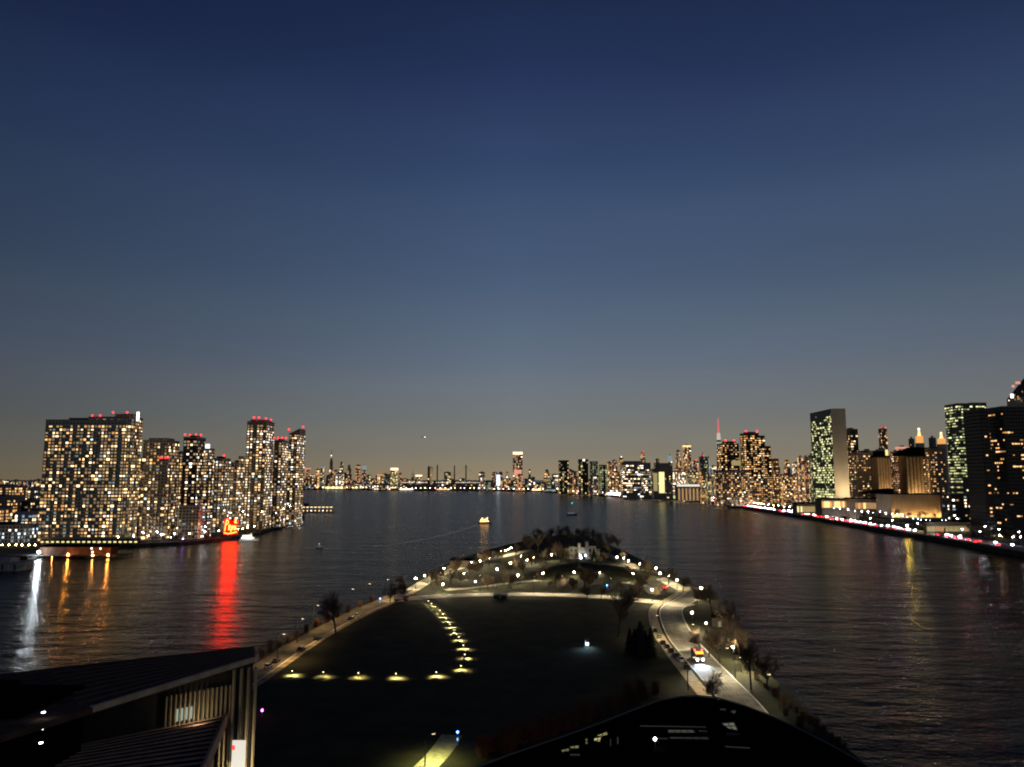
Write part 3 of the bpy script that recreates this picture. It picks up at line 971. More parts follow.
GF, GM, GL = 'far skyline across the water', 'skyline of the right shore', 'low lit sheds on the far shore'
FAR = [
    # the far shore, seen between the two banks
    ('apartment_tower', 'rose topped low tower nearest the slanted roof tower on the far shore', 304.5, 310.5, 468, 5100, 'far_rose', 0.72, 0, GF, dict(cap=(1.2, 'rose'))),
    ('apartment_tower', 'amber striped narrow tower beside the rose topped one', 316, 319.5, 469, 5150, 'far_amber', 0.87, 0, GF, {}),
    ('office_tower', 'pale grey topped tower before the thin dark spire', 320.3, 325, 466.5, 5150, 'far_yellow', 0.65, 1, GF, dict(cap=(1.5, 'cool_dim'))),
    ('skyscraper', 'thinnest dark skyscraper with a pale tip, tallest on the far shore', 329, 333.2, 456, 5300, 'far_rose', 0.36, 0, GF, dict(stepped=True, mast=449.5, beacon='white')),
    ('apartment_tower', 'amber block between the thin spire and the cream tower', 334, 337.5, 470, 5200, 'far_amber', 0.87, 3, GF, {}),
    ('office_tower', 'cream lit pointed tower on the far shore', 338.7, 344, 462.5, 5250, 'far_white', 0.92, 3, GF, dict(stepped=True)),
    ('apartment_tower', 'amber stepped tower with a bright corner beside the cream one', 346, 352, 465.5, 5200, 'far_amber', 0.80, 0, GF, dict(stepped=True)),
    ('apartment_tower', 'rosy twin columned tower before the blue topped one', 355.7, 360.5, 465, 5250, 'far_rose', 0.80, 0, GF, {}),
    ('apartment_tower', 'tower with a blue glowing top', 361.8, 366, 465.5, 5300, 'far_rose', 0.58, 0, GF, dict(cap=(4.0, 'cool_dim'))),
    ('apartment_tower', 'short bright yellow block behind the blue topped tower', 366.3, 371, 475, 5050, 'far_yellow', 0.92, 4, GF, {}),
    ('apartment_tower', 'wide low amber block with a flat lit top', 377, 384, 474.5, 5100, 'far_amber', 0.80, 3, GF, dict(cap=(1.0, 'amber'))),
    ('office_tower', 'tower with a bright cream crown on the far shore', 390.5, 398, 468, 4950, 'far_yellow', 0.65, 3, GF, dict(cap=(2.2, 'cream'))),
    ('apartment_tower', 'rosy block leaning on the cream crowned tower', 398.4, 402, 473, 5000, 'far_rose', 0.87, 0, GF, {}),
    ('office_tower', 'grey dim tower with a small mast past the cream crowned one', 411.5, 414, 474, 5200, 'far_white', 0.29, 2, GF, dict(mast=469)),
    ('apartment_tower', 'low block with a pale lit roof band', 415.5, 422, 475, 5000, 'far_white', 0.72, 3, GF, dict(cap=(1.4, 'cream'))),
    ('apartment_tower', 'dark upright slab beside the first bridge tower', 427.5, 429.8, 466.5, 4600, 'far_rose', 0.17, 2, GF, {}),
    ('apartment_tower', 'amber lit half of the upright pair beside the first bridge tower', 430.0, 432.6, 467, 4620, 'far_amber', 0.92, 3, GF, {}),
    ('apartment_tower', 'olive lit block between the chimney and the first bridge tower', 444, 451, 472, 5000, 'far_yellow', 0.72, 4, GF, {}),
    ('office_tower', 'slab with one bright white lit face near the far end of the bridge', 496, 500.5, 474, 4500, 'far_white', 0.43, 1, GF, dict(face=(.25, .95, 'cool'))),
    ('apartment_tower', 'dark block with a rose top behind the white faced slab', 499, 502.5, 472, 4700, 'far_rose', 0.43, 2, GF, {}),
    ('apartment_tower', 'slim pale tower between the white faced slab and the gold crowned one', 506, 508.3, 472, 4600, 'far_white', 0.72, 1, GF, {}),
    ('skyscraper', 'skyscraper with a gold band round its top and rosy middle', 513, 522.5, 452, 4700, 'far_rose', 0.52, 1, GF, dict(cap=(2.4, 'cream'), face=(.36, .52, 'rose'))),
    ('apartment_tower', 'narrow rosy tower beside the gold banded skyscraper', 528, 531.3, 469.5, 4500, 'far_rose', 0.87, 0, GF, dict(stepped=True)),
    ('apartment_tower', 'dark squat block past the narrow rosy tower', 531.6, 535, 477, 4300, 'far_amber', 0.29, 2, GF, {}),
    ('apartment_tower', 'orange lit block with a dark notch in its roof', 543.5, 550.5, 470, 4300, 'far_amber', 0.87, 0, GF, dict(stepped=True)),
    ('apartment_tower', 'white lit block just before the lone dark waterside tower', 552, 558, 474, 4200, 'far_white', 0.87, 3, GF, {}),
    # the right shore behind the waterside row
    ('apartment_tower', 'rosy block between the lone dark tower and the waterside group', 570, 577, 471, 3700, 'far_rose', 0.72, 0, GM, {}),
    ('apartment_tower', 'amber tower behind the shortest waterside tower', 607.5, 611.5, 462, 3600, 'far_amber', 0.87, 3, GM, {}),
    ('apartment_tower', 'brown tower with rosy floors next to the amber one', 611.8, 617.5, 460.5, 3500, 'far_rose', 0.72, 0, GM, {}),
    ('office_tower', 'orange tower topped by one white light beside the hospital', 619.5, 623.5, 457.5, 3400, 'far_amber', 0.72, 0, GM, dict(beacon='white')),
    ('office_tower', 'stepped gold tower with a red tip behind the hospital', 639.5, 647, 452.5, 3300, 'far_amber', 0.92, 3, GM, dict(stepped=True, beacon=1)),
    ('apartment_tower', 'tan gabled block rising over the yellow panelled one', 653.5, 662, 459.5, 3200, 'far_amber', 0.72, 3, GM, dict(stepped=True)),
    ('office_tower', 'slim tower with a pale blue lit top', 668.5, 672.5, 455.5, 3100, 'far_white', 0.58, 1, GM, dict(cap=(6, 'cool_dim'))),
    ('office_tower', 'stepped gold lit neighbour of the gold crowned tower', 675, 682.5, 451, 2950, 'far_amber', 0.92, 3, GM, dict(stepped=True)),
    ('office_tower', 'tall amber tower with a gold lit crown', 683.3, 691.5, 445.5, 2900, 'far_amber', 0.80, 0, GM, dict(cap=(1.4, 'orange_bright'))),
    ('apartment_tower', 'dim red brown tower between gold crown and white edged tower', 693, 699, 461, 2800, 'far_rose', 0.43, 0, GM, dict(beacon=1)),
    ('apartment_tower', 'dark green block with a red mast light', 699.5, 707.3, 456.5, 2700, 'far_green', 0.26, 2, GM, dict(beacon=1, mast=452)),
    ('office_tower', 'narrow tower edged with one long white light', 707.6, 710, 457, 2400, 'far_white', 0.14, 2, GM, dict(face=(.0, .98, 'cool_dim'))),
    ('apartment_tower', 'cream lit block between the white edged tower and the spire', 710.5, 717, 466, 2500, 'far_white', 0.72, 3, GM, {}),
    ('apartment_tower', 'olive lit low block behind the flat white canopy', 686, 698, 472, 2600, 'far_yellow', 0.72, 4, GM, {}),
    ('apartment_tower', 'busy pale block over the flat white canopy', 671.5, 685.5, 471, 2650, 'far_white', 0.80, 3, GM, {}),
    ('apartment_tower', 'gabled amber block past the stepped tower', 783, 792.5, 461, 1900, 'far_amber', 0.72, 0, GM, dict(stepped=True)),
    ('apartment_tower', 'pale speckled block beside the gabled amber one', 792.8, 801, 463, 1850, 'far_white', 0.72, 1, GM, {}),
    ('apartment_tower', 'low orange speckled block in front of the gabled amber one', 780, 797, 474, 1750, 'far_amber', 0.72, 0, GM, {}),
    ('apartment_tower', 'white speckled block at the glass foot of the slab tower', 797.3, 809, 470, 1700, 'far_rose', 0.72, 0, GM, {}),
    ('skyscraper', 'slim blue black tower with red lights and one gold floor', 880.3, 889, 428.5, 2300, 'far_amber', 0.22, 2, GM, dict(beacon=2, face=(.62, .70, 'warm'))),
    ('office_tower', 'small square dark tower beside the gold spire', 910.3, 916.3, 438.5, 2400, 'far_amber', 0.06, 2, GM, {}),
    ('office_tower', 'small dark slab between the two gold lit tops', 930.5, 938, 437.5, 2400, 'far_amber', 0.06, 2, GM, {}),
    ('office_tower', 'low block with a red and cream lit roof sign', 897, 911, 447, 1800, 'far_rose', 0.43, 0, GM, dict(cap=(1.8, 'rose'))),
    ('apartment_tower', 'warm speckled block under the slim blue black tower', 877, 887, 449, 1700, 'far_amber', 0.72, 0, GM, {}),
    ('apartment_tower', 'brown block between the dark warm windowed tower and the slim one', 860.5, 877, 450.5, 1650, 'far_amber', 0.51, 0, GM, {}),
]
for i, (lab, a, b, t, Y, pal) in enumerate([('distant amber lit block beyond the pale speckled one at the far edge', -8, 3, 479.5, 2300, 'far_amber'), ('distant white lit block second from the edge behind the pale speckled one', 3, 11, 480.5, 2100, 'far_white'),
        ('distant yellow lit block behind the amber speckled block', 11, 20, 480.0, 2500, 'far_yellow'), ('distant rosy lit block behind the amber speckled block', 19, 27, 481.0, 2200, 'far_rose'), ('distant amber lit block close beside the widest slab', 33, 42.5, 479.5, 2400, 'far_amber'), ('distant white lit block between amber and rosy ones near the widest slab', 27, 34, 480.5, 2600, 'far_white'),
        ('low amber street front before the dark brown warehouse', -20, 14, 509, 930, 'far_amber'), ('low white street front before the dark white windowed block', 14, 42, 512, 900, 'far_white')]):
    far_building('apartment_block', lab, a, b, t, Y, pal, .75, i % 2, 'building', 'distant blocks behind the left shore', cell=None if Y > 1500 else 4.0)
for (nm, lab, a, b, t, Y, pal, p, wl_, g, kw) in FAR:
    far_building(nm, lab, a, b, t, Y, pal, p, wl_, 'building', g, **kw)


def gold_spire(label, px0, px1, y_top, y_mid, Y, white):
    zt, zm = top_z(y_top, Y), top_z(y_mid, Y)
    X0, X1 = px_to_x(px0, Y, zm), px_to_x(px1, Y, zm)
    w = X1 - X0
    mb = MB()
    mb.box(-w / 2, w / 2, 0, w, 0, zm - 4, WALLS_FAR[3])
    h = zm - 4
    H = zt - zm
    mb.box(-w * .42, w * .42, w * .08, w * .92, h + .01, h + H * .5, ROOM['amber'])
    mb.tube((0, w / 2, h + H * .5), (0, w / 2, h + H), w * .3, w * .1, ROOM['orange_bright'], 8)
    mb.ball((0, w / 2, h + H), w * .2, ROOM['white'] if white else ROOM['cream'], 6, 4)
    tag(mb.build('skyscraper', None, ((X0 + X1) / 2, Y, 4)), label, 'building', GM)


gold_spire('gold floodlit tower top with a white light on its tip', 918.3, 924.3, 429, 443, 2500, True)
gold_spire('gold domed tower top next to the green glass office', 940.3, 946.8, 433, 444, 2200, False)


def spire_tower():
    Y = 5600
    zt, zs, zb = top_z(418, Y), top_z(433, Y), top_z(440, Y)
    X = px_to_x(718.5, Y, zs)
    root = thing('spire_tower', 'tapering pale lit tower carrying a tall red lit mast', 'building', (X, Y, 4))
    w = 3.6 * Y / F_PX / 2 * 1.15
    b = MB()
    k = zb - 4
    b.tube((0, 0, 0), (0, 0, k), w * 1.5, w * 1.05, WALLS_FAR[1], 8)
    b.build('wall', root)
    c = MB()
    c.tube((0, 0, k), (0, 0, zs - 4), w * 1.03, w * .75, glow('spire_top_glow', (1, .92, .72), .55), 8)
    c.build('lit_top', root)
    c = MB()
    for i in range(5):
        z0 = k - 30 - i * 26
        c.tube((0, 0, z0), (0, 0, z0 + 16), w * 1.22, w * 1.20, glow('spire_floor_glow', (.9, .9, .75), .35), 8)
    struct(c.build('lit_floor', root), 'stuff')
    m = MB()
    m.tube((0, 0, zs - 4), (0, 0, zt - 4), 5.5, 2.5, glow('mast_red', (1, .16, .18), .9), 6)
    m.build('mast', root)


spire_tower()

# filler blocks, described by the named ones they stand between
ANCH = [(304, 'the slanted roof tower'), (331, 'the thin far spire'), (341, 'the cream pointed tower'), (364, 'the blue topped tower'), (394, 'the cream crowned tower'), (430, 'the upright far pair'),
        (454, 'the thin chimney'), (466, 'the second bridge tower'), (498, 'the white faced slab'), (517, 'the gold banded skyscraper'), (547, 'the notched orange block'), (563, 'the lone dark tower'),
        (583, 'the white roof lit tower'), (603, 'the shortest waterside tower'), (621, 'the white tipped orange tower'), (643, 'the red tipped gold tower'), (662, 'the yellow panelled block'),
        (687, 'the gold crowned tower'), (718, 'the red lit mast'), (750, 'the broad stepped tower'), (788, 'the gabled amber block'), (815, 'the stone ended slab'), (852, 'the dark warm windowed tower'), (884, 'the slim blue black tower'), (915, 'the white tipped gold top'), (946, 'the gold domed top')]
LOOK = [('amber', 'far_amber', 0), ('white', 'far_white', 1), ('yellow', 'far_yellow', 4), ('rosy', 'far_rose', 0), ('greenish', 'far_green', 2)]
for i in range(len(ANCH) - 1):
    (xa, na), (xb, nb) = ANCH[i], ANCH[i + 1]
    n = max(2, min(5, int((xb - xa) / 5)))
    looks = LOOK[:]
    random.shuffle(looks)
    cells = [xa + (xb - xa) * (k + .5) / n for k in range(n)]
    for k, c in enumerate(cells):
        far_part = c < 560
        Yf = random.uniform(4700, 5600) if c < 480 else (random.uniform(4000, 4600) if far_part else (random.uniform(2900, 3500) if c < 700 else random.uniform(1900, 2400)))
        tall = random.random() < .3
        t = random.uniform(472, 477) if tall else random.uniform(478, 483)
        if c > 565:
            t -= random.uniform(3, 9)
        if c > 800:
            t, Yf = random.uniform(454, 468), random.uniform(1450, 1750)
        hw = (xb - xa) / n * random.uniform(.42, .56)
        lk = looks[k % 5]
        far_building('apartment_block', f"{'taller' if tall else 'low'} {lk[0]} lit filler block between {na} and {nb}".replace(' filler', ''), c - hw, c + hw, t, Yf, lk[1],
                     random.uniform(.35, .6), lk[2], 'building', GF if far_part else GM)

for (lab, a, b, t, Y, pal) in [('amber lit tower back between the widest slab and the domed tower', 134, 147, 462, 1150, 'far_amber'), ('white lit tower back between domed and slender dark towers', 174, 184, 455, 1200, 'far_white'), ('amber lit tower back behind the twin red beacon tower', 202, 215, 465, 1250, 'far_amber'),
        ('yellow lit tower back behind the shorter squeezed block', 225, 235, 469, 1300, 'far_yellow'), ('white lit tower back beside the tallest narrow tower', 238, 248, 472, 1350, 'far_white'), ('amber lit tower back behind the beacon line tower', 268, 277, 462, 1400, 'far_amber')]:
    far_building('apartment_tower', lab, a, b, t, Y, pal, .6, 3, 'building', 'second row behind the left shore towers', cell=4.2, base=3)

# low sheds along the far waterline
SHEDS = [
    ('pier_shed', 'low blue white lit shed under the slanted roof tower', 304, 312, 486.0, 4700, 'cool', .5, None),
    ('pier_shed', 'long yellow lit shed on the far waterline', 323, 346, 486.0, 4680, 'far_yellow', 0.87, (.15, .8, 'yellow')),
    ('pier_shed', 'short green lit shed past the long yellow one', 352, 360, 485.8, 4660, 'far_green', 0.92, (.2, .7, 'green')),
    ('pier_shed', 'white lit stepped shed under the cream crowned tower', 374, 391, 484.0, 4450, 'far_white', 0.92, None),
    ('pier_shed', 'low white glowing shed at the start of the long dark hall', 399, 414, 488.5, 4350, 'far_white', 0.92, (.2, .8, 'white')),
    ('pier_shed', 'long dark brown hall with rosy lamps at its foot', 402, 437, 484.2, 4420, 'far_rose', 0.09, None),
    ('pier_shed', 'second long dark brown hall beyond the thin chimney', 446, 478, 484.0, 4400, 'far_amber', 0.09, None),
    ('pier_shed', 'amber lit quay shed between the two dark halls', 436, 450, 488.5, 4330, 'far_amber', 0.92, (.2, .8, 'warm')),
    ('pier_shed', 'red lit shed beside the white faced slab', 486, 494, 487.0, 4250, 'far_rose', 0.92, (.2, .7, 'rose')),
    ('pier_shed', 'orange lit quay shed under the gold banded skyscraper', 515, 527, 488.0, 4150, 'far_amber', 0.92, (.2, .7, 'amber')),
    ('pier_shed', 'rosy white lit shed before the notched orange block', 531, 543, 488.5, 4050, 'far_rose', 0.92, (.2, .8, 'cream')),
    ('pier_shed', 'greenish white lit shed before the lone dark tower', 544, 557, 488.5, 3850, 'far_green', 0.92, (.3, .7, 'cool_dim')),
    ('pier_shed', 'bright white and red quay shed below the waterside towers', 605, 622, 492.2, 2900, 'far_white', 0.92, (.2, .9, 'white')),
    ('pier_shed', 'dark boat shed by the hospital quay', 623, 636, 493.0, 2700, 'far_rose', 0.07, None),
    ('pier_shed', 'green glowing ferry landing by the yellow panelled block', 664, 681, 495.5, 2420, 'far_green', 0.92, (.1, .95, 'green')),
]
for (nm, lab, a, b, t, Y, pal, p, face) in SHEDS:
    far_building(nm, lab, a, b, t, Y, pal, p, 2 if 'dark' in lab else 3, 'shed', GL, face=face, depth=40, base=3.6)

# flat white canopy building
def canopy_hall():
    Y = 2150
    zt = top_z(484.3, Y)
    X0, X1 = px_to_x(676.5, Y, 40), px_to_x(708, Y, 40)
    w = X1 - X0
    root = thing('canopy_hall', 'wide hall under a flat glowing white canopy roof', 'building', (X0, Y, 4.5))
    r = MB()
    r.box(0, w, -3, 40, zt - 11, zt - 4.5, principled('canopy_white', (.7, .7, .66), .6))
    r.build('roof', root)
    r = MB()
    r.box(.5, w - .5, -3.4, -3.01, zt - 10.5, zt - 5, glow('canopy_light', (1, .95, .82), .9))
    r.build('light_band', root)
    b = MB()
    b.box(4, w - 4, 6, 38, 0, zt - 11.01, WALLS_FAR[0])
    b.build('wall', root)
    for i in range(9):
        q = MB()
        x = 3 + i * (w - 6) / 8
        q.box(x - .8, x + .8, 0, 1.6, 0, zt - 11.02, CONCRETE)
        q.build('column', root)
        if i < 8:
            v = MB()
            v.box(x + 2.6, x + (w - 6) / 8 - 2.6, 5.6, 5.98, 1.5, zt - 16, ROOM['warm_dim'])
            v.build('lit_window', root)


canopy_hall()

# far bridge
def bridge():
    Y = 4700
    root = thing('bridge', 'far suspension bridge with a thin white lit deck', 'bridge', (px_to_x(440, Y, 40), Y, 4))
    ox = root.location.x
    zd = top_z(482.6, Y)
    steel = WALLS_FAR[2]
    d = MB()
    d.box(px_to_x(400, Y, zd) - ox, px_to_x(486, Y, zd) - ox, 0, 12, zd - 10, zd - 5, steel)
    d.build('deck', root)
    l = MB()
    for k in range(44):
        x = px_to_x(401 + k * 1.95, Y, zd) - ox
        if random.random() < .85:
            l.box(x, x + 7, -1, -.2, zd - 4.6, zd - 2.2, ROOM['cream'] if k % 3 else ROOM['cool'])
    struct(l.build('deck_light', root), 'stuff')
    tops = []
    for px in (437.3, 466):
        zt = top_z(465.5, Y)
        x = px_to_x(px, Y, zt) - ox
        t = MB()
        for yy in (1, 9):
            t.prism([(x - 3.4, yy - 1), (x + 3.4, yy - 1), (x + 3.4, yy + 1), (x - 3.4, yy + 1)], -6, zt - 4, steel)
        t.box(x - 3, x + 3, 2.1, 7.9, zt - 14, zt - 6, steel)
        t.box(x - 3, x + 3, 2.1, 7.9, zd - 16, zd - 10.1, steel)
        t.tube((x, 5, zt - 6), (x, 5, zt + 6), 2.2, .8, steel)
        t.build('bridge_tower', root)
        tops.append((x, zt - 4))
    c = MB()
    def cable(xa, za, xb, zb, sag):
        N = 12
        for i in range(N):
            a, b = i / N, (i + 1) / N
            f = lambda t: (xa + (xb - xa) * t, 5, za + (zb - za) * t - sag * 4 * t * (1 - t))
            c.tube(f(a), f(b), .5, .5, steel, 4, False)
    cable(tops[0][0], tops[0][1], tops[1][0], tops[1][1], 60)
    cable(px_to_x(400, Y, zd) - ox, zd - 6, tops[0][0], tops[0][1], 20)
    cable(tops[1][0], tops[1][1], px_to_x(486, Y, zd) - ox, zd - 6, 10)
    c.build('cable', root)


bridge()


def chimney(label, px, top, Y, w):
    zt = top_z(top, Y)
    mb = MB()
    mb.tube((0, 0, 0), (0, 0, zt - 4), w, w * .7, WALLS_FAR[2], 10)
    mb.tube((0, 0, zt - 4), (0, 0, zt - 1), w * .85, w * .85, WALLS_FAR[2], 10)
    tag(mb.build('chimney', None, (px_to_x(px, Y, zt), Y, 4)), label, 'chimney')


chimney('thin dark chimney standing between the two bridge towers', 454.5, 466, 4450, 4.5)

# low halls in front of the slab tower
def low_hall(name, label, x0, x1, top, bot, Y, glowkey, n, frac=(.2, .85), depth=30, cat='building', z0=-.5):
    zt, zb = top_z(top, Y), 5.0
    X0, X1 = px_to_x(x0, Y, 20), px_to_x(x1, Y, 20)
    w = X1 - X0
    root = thing(name, label, cat, (X0, Y, zb))
    h = zt - zb
    b = MB()
    b.box(0, w, 0, depth, z0, h, principled('hall_stone', (.34, .28, .19), .85, noise_amt=.2, noise_scale=.1))
    b.build('wall', root)
    r = MB()
    r.box(-1, w + 1, -1.5, depth + 1, h + .003, h + 1.4, BLACKROOF)
    r.build('roof', root)
    zlo = top_z(bot, Y) - zb
    for i in range(n):
        v = MB()
        s = w / n
        v.box(i * s + s * .08, (i + 1) * s - s * .08, -.5, -.02, zlo + (h - zlo) * frac[0], zlo + (h - zlo) * frac[1], ROOM[random.choice(glowkey)])
        v.build('lit_window', root)
    return root


low_hall('conference_hall', 'low hall with dim yellow windows in front of the slab tower', 797, 821.5, 503.5, 513, 1235, ['yellow_dim', 'warm_dim', 'yellow_dim', 'yellow'], 14, (.1, .7), 22, 'building', 5.4)
low_hall('conference_hall', 'low hall with a bright amber window wall below the stone end wall', 822, 855, 499.5, 509, 1150, ['warm', 'warm_dim', 'warm', 'amber'], 16, (.15, .8), 26, 'building', 5.4)
low_hall('conference_hall', 'low dark hall with a few amber windows beside the glowing long wall', 855.5, 890, 499, 512, 1120, ['warm_dim', 'warm', 'amber', 'warm_dim'], 13, (.25, .7))


def flood_hall():
    Y = 1060
    zt = top_z(494.5, Y)
    X0, X1 = px_to_x(890.5, Y, 25), px_to_x(941, Y, 25)
    w = X1 - X0
    root = thing('assembly_hall', 'broad low hall with an amber floodlit ribbed wall facing the river', 'building', (X0, Y, 5))
    b = MB()
    b.box(0, w, 0, 40, 0, zt - 5, principled('pale_wall', (.5, .40, .26), .8, noise_amt=.12, noise_scale=.1))
    b.build('wall', root)
    n = 22
    for i in range(n):
        f = MB()
        x = (i + .5) * w / n
        f.box(x - .5, x + .5, -1.3, -.003, 0, zt - 5.2, principled('pale_wall', (.5, .40, .26)))
        f.build('rib', root)
    r = MB()
    r.box(-.5, w + .5, -1.2, 40.5, zt - 4.99, zt - 3.9, BLACKROOF)
    r.prism([(-26, 8), (10, 8), (10, 34), (-26, 34)], zt - 3.89, zt + 1, BLACKROOF, None, [zt - 3, zt + 3, zt + 3, zt - 3])
    r.build('roof', root)
    for i in range(11):
        spot('floodlight', root, ((i + .5) * w / 11, -4.5, 8.4), 7000 if i else 16000, (1, .58, .24), 125, .9, (0, .62, .8), .3)


flood_hall()
low_hall('underpass_wall', 'dim yellow lit retaining wall beside the river road', 926, 971, 522, 533, 850, ['yellow_dim', 'warm_dim', 'yellow_dim'], 10, (.15, .6), 6, 'wall')  # glowing panels stand in for lamplight on the wall

PAL['warm_row'] = [('yellow', 1)]


# ------------------------------------------------------------------ trees
def branch_tree(height, spread, seed, levels=4, twig=.035, kids=(3, 4, 5, 5), lean=.0):
    """tapered trunk with limbs (first mesh) and a crown of bare twigs (second mesh)"""
    rnd = random.Random(seed)
    tr, cr = MB(), MB()

    def grow(p, d, length, r, lev):
        segs = 3 if lev < 2 else 2
        for s in range(segs):
            d2 = (d + Vector((rnd.uniform(-1, 1), rnd.uniform(-1, 1), rnd.uniform(-.3, .7))) * (.16 + .05 * lev)).normalized()
            q = p + d2 * (length / segs)
            r2 = r * (.82 if lev else .86)
            tgt = tr if lev < 2 else cr
            tgt.tube(p, q, r, r2, BARK if lev < 2 else TWIG, 6 if lev == 0 else (4 if lev < 2 else 3), False)
            if lev < levels and (s > 0 or lev > 0):
                for _ in range(kids[min(lev, 3)]):
                    a = rnd.uniform(0, 6.283)
                    side = (d2.orthogonal().normalized() * math.cos(a) + d2.cross(d2.orthogonal().normalized()) * math.sin(a))
                    nd = (d2 * rnd.uniform(.35, .9) + side * spread * rnd.uniform(.6, 1.1) + Vector((0, 0, .25))).normalized()
                    grow(p.lerp(q, rnd.uniform(.35, 1)), nd, length * rnd.uniform(.42, .68), max(twig * .6, r2 * rnd.uniform(.4, .6)), lev + 1)
            p, d, r = q, d2, r2
    grow(Vector((0, 0, -.2)), Vector((lean, 0, 1)).normalized(), height * .55, height * .022, 0)
    return tr, cr


TREES = []
for i, (h, sp) in enumerate([(13, .8), (11, .95), (15, .7), (9.5, 1.0)]):
    a, b = branch_tree(h, sp, 40 + i, 3, .085, (4, 4, 5, 5))
    TREES.append((a.mesh('trunk'), b.mesh('crown')))


def bare_tree(loc, kind, scale, label, group):
    t = thing('bare_tree', label, 'tree', loc, random.uniform(0, 6.28), group)
    t.scale = (scale * random.uniform(.9, 1.15), scale * random.uniform(.9, 1.15), scale)
    link('trunk', TREES[kind][0], t)
    link('crown', TREES[kind][1], t)
    return t


GT = 'bare winter trees on the island'
# (pixel of the trunk's foot, kind, scale, label)
ISLAND_TREES = [
    ((336, 634), 0, 1.45, 'lone bare tree on the verge of the left shore road'),
    ((390, 603), 1, .9, 'bare tree by the parked red truck'),
    ((405, 600), 0, .8, 'bare tree at the left end of the pale cross path'),
    ((399, 590), 3, 1.0, 'bare tree on the shore above the blue beacon'),
    ((618, 637), 2, 1.45, 'large forked bare tree standing alone in front of the pale cross path'),
    ((587, 600), 3, .9, 'slim bare tree at the edge of the cross path before the mound'),
    ((601, 599), 3, .75, 'thin bare tree right beside the slim one by the mound'),
    ((700, 651), 3, .9, 'bare tree beside the grey post on the verge of the inner road'),
    ((709, 657), 3, 1.2, 'dark bare tree behind the truck on the verge'),
    ((720, 664), 0, 1.0, 'dark bare tree level with the truck headlights'),
    ((738, 660), 1, 1.3, 'broad dark bare tree overhanging the right shore'),
    ((751, 690), 0, 1.25, 'tallest dark bare tree on the right shore by the curved lamp'),
    ((768, 690), 1, 1.0, 'spreading dark bare tree by the water near the curved lamp'),
    ((713, 703), 1, .75, 'small bare tree lit by headlights in front of the truck'),
    ((697, 606), 1, 1.0, 'bare tree on the corner between the road and the right promenade'),
    ((712, 612), 0, 1.1, 'bare tree at the water end of the road corner'),
    ((727, 632), 1, 1.15, 'bare tree between the corner lamp and the shore lamps'),
    ((683, 592), 3, 1.0, 'bare tree at the near end of the right promenade'),
    ((668, 585), 0, .9, 'bare tree by the red tail lights'),
    ((645, 575), 1, .95, 'bare tree halfway along the right promenade'),
    ((626, 565), 0, .9, 'bare tree at the far start of the right promenade'),
    ((610, 558), 2, .8, 'bare tree just right of the floodlit ruin'),
    ((556, 560), 2, .95, 'bare tree close before the left wing of the floodlit ruin'),
    ((570, 556), 0, .9, 'bare tree whose twigs cross the floodlit ruin'),
    ((545, 563), 1, 1.0, 'bare tree at the foot of the mound left of the ruin'),
    ((532, 566), 0, .9, 'bare tree between the mound and the inner lamps'),
    ((518, 572), 1, .9, 'bare tree behind the tall bright lamp'),
    ((508, 589), 3, 1.1, 'bare tree next to the tall bright lamp'),
    ((488, 590), 1, .8, 'small bare tree on the garden path'),
    ((468, 580), 0, .95, 'bare tree in the middle of the left garden'),
    ((455, 575), 1, .9, 'bare tree along the left promenade lamps'),
    ((430, 586), 3, 1.1, 'bare tree at the near end of the left promenade'),
    ((440, 590), 1, .7, 'small bare tree beside the pale flagpole'),
    ((483, 568), 2, .8, 'bare tree on the far stretch of the left promenade'),
    ((500, 562), 1, .95, 'bare tree before the cluster of four small lamps'),
    ((515, 558), 0, .95, 'bare tree behind the cluster of four small lamps'),
    ((528, 555), 2, .85, 'bare tree left of the dark crowns at the island tip'),
    ((640, 596), 1, .95, 'bare tree at the bend where cross path meets the road'),
    ((560, 592), 3, .8, 'bare tree beside the pale post at the mound'),
    ((655, 600), 3, .9, 'bare tree under the corner lamp at the road junction'),
]
for (px, k, s, lab) in ISLAND_TREES:
    bare_tree(on_z(px[0], px[1], GZ), k, s, lab, GT)
REG = [(438, 480, 566, 592, 'in the left garden by the promenade lamps'), (480, 545, 560, 592, 'in the middle garden around the tall bright lamp'), (545, 612, 581, 592, 'between the mound and the cross path'), (612, 662, 568, 596, 'in the right garden past the mound'), (560, 606, 560.5, 564, 'on the mound in front of the floodlit ruin')]
for (xa, xb, ya, yb, where) in REG:
    for i in range(int((xb - xa) / 6.5)):
        x = random.uniform(xa, xb)
        y = random.uniform(ya, yb)
        if y < 600 - abs(x - 560) * .02 and y > 548 + abs(x - 560) * .17:
            bare_tree(on_z(x, y, GZ), i % 4, random.uniform(.5, .95), 'small dark bare tree ' + where, 'small garden trees ' + where)
TIP = [(523, 549), (534, 546), (543, 543.5), (551, 541), (559, 540), (567, 539.5), (576, 541), (584, 542), (592, 544), (601, 546), (609, 549), (618, 552), (550, 548), (562, 546), (574, 547), (588, 548), (600, 551), (538, 552)]
for i, (x, y) in enumerate(TIP):
    bare_tree(on_z(x, y, GZ), i % 3, (1.15, 1.3, 1.05)[i % 3], ['bare tree in the dark grove left of the ruin', 'bare tree in the dark grove behind the floodlit ruin', 'bare tree in the dark grove sloping to the right promenade'][0 if x < 556 else (1 if x < 592 else 2)], 'dark grove at the island tip')


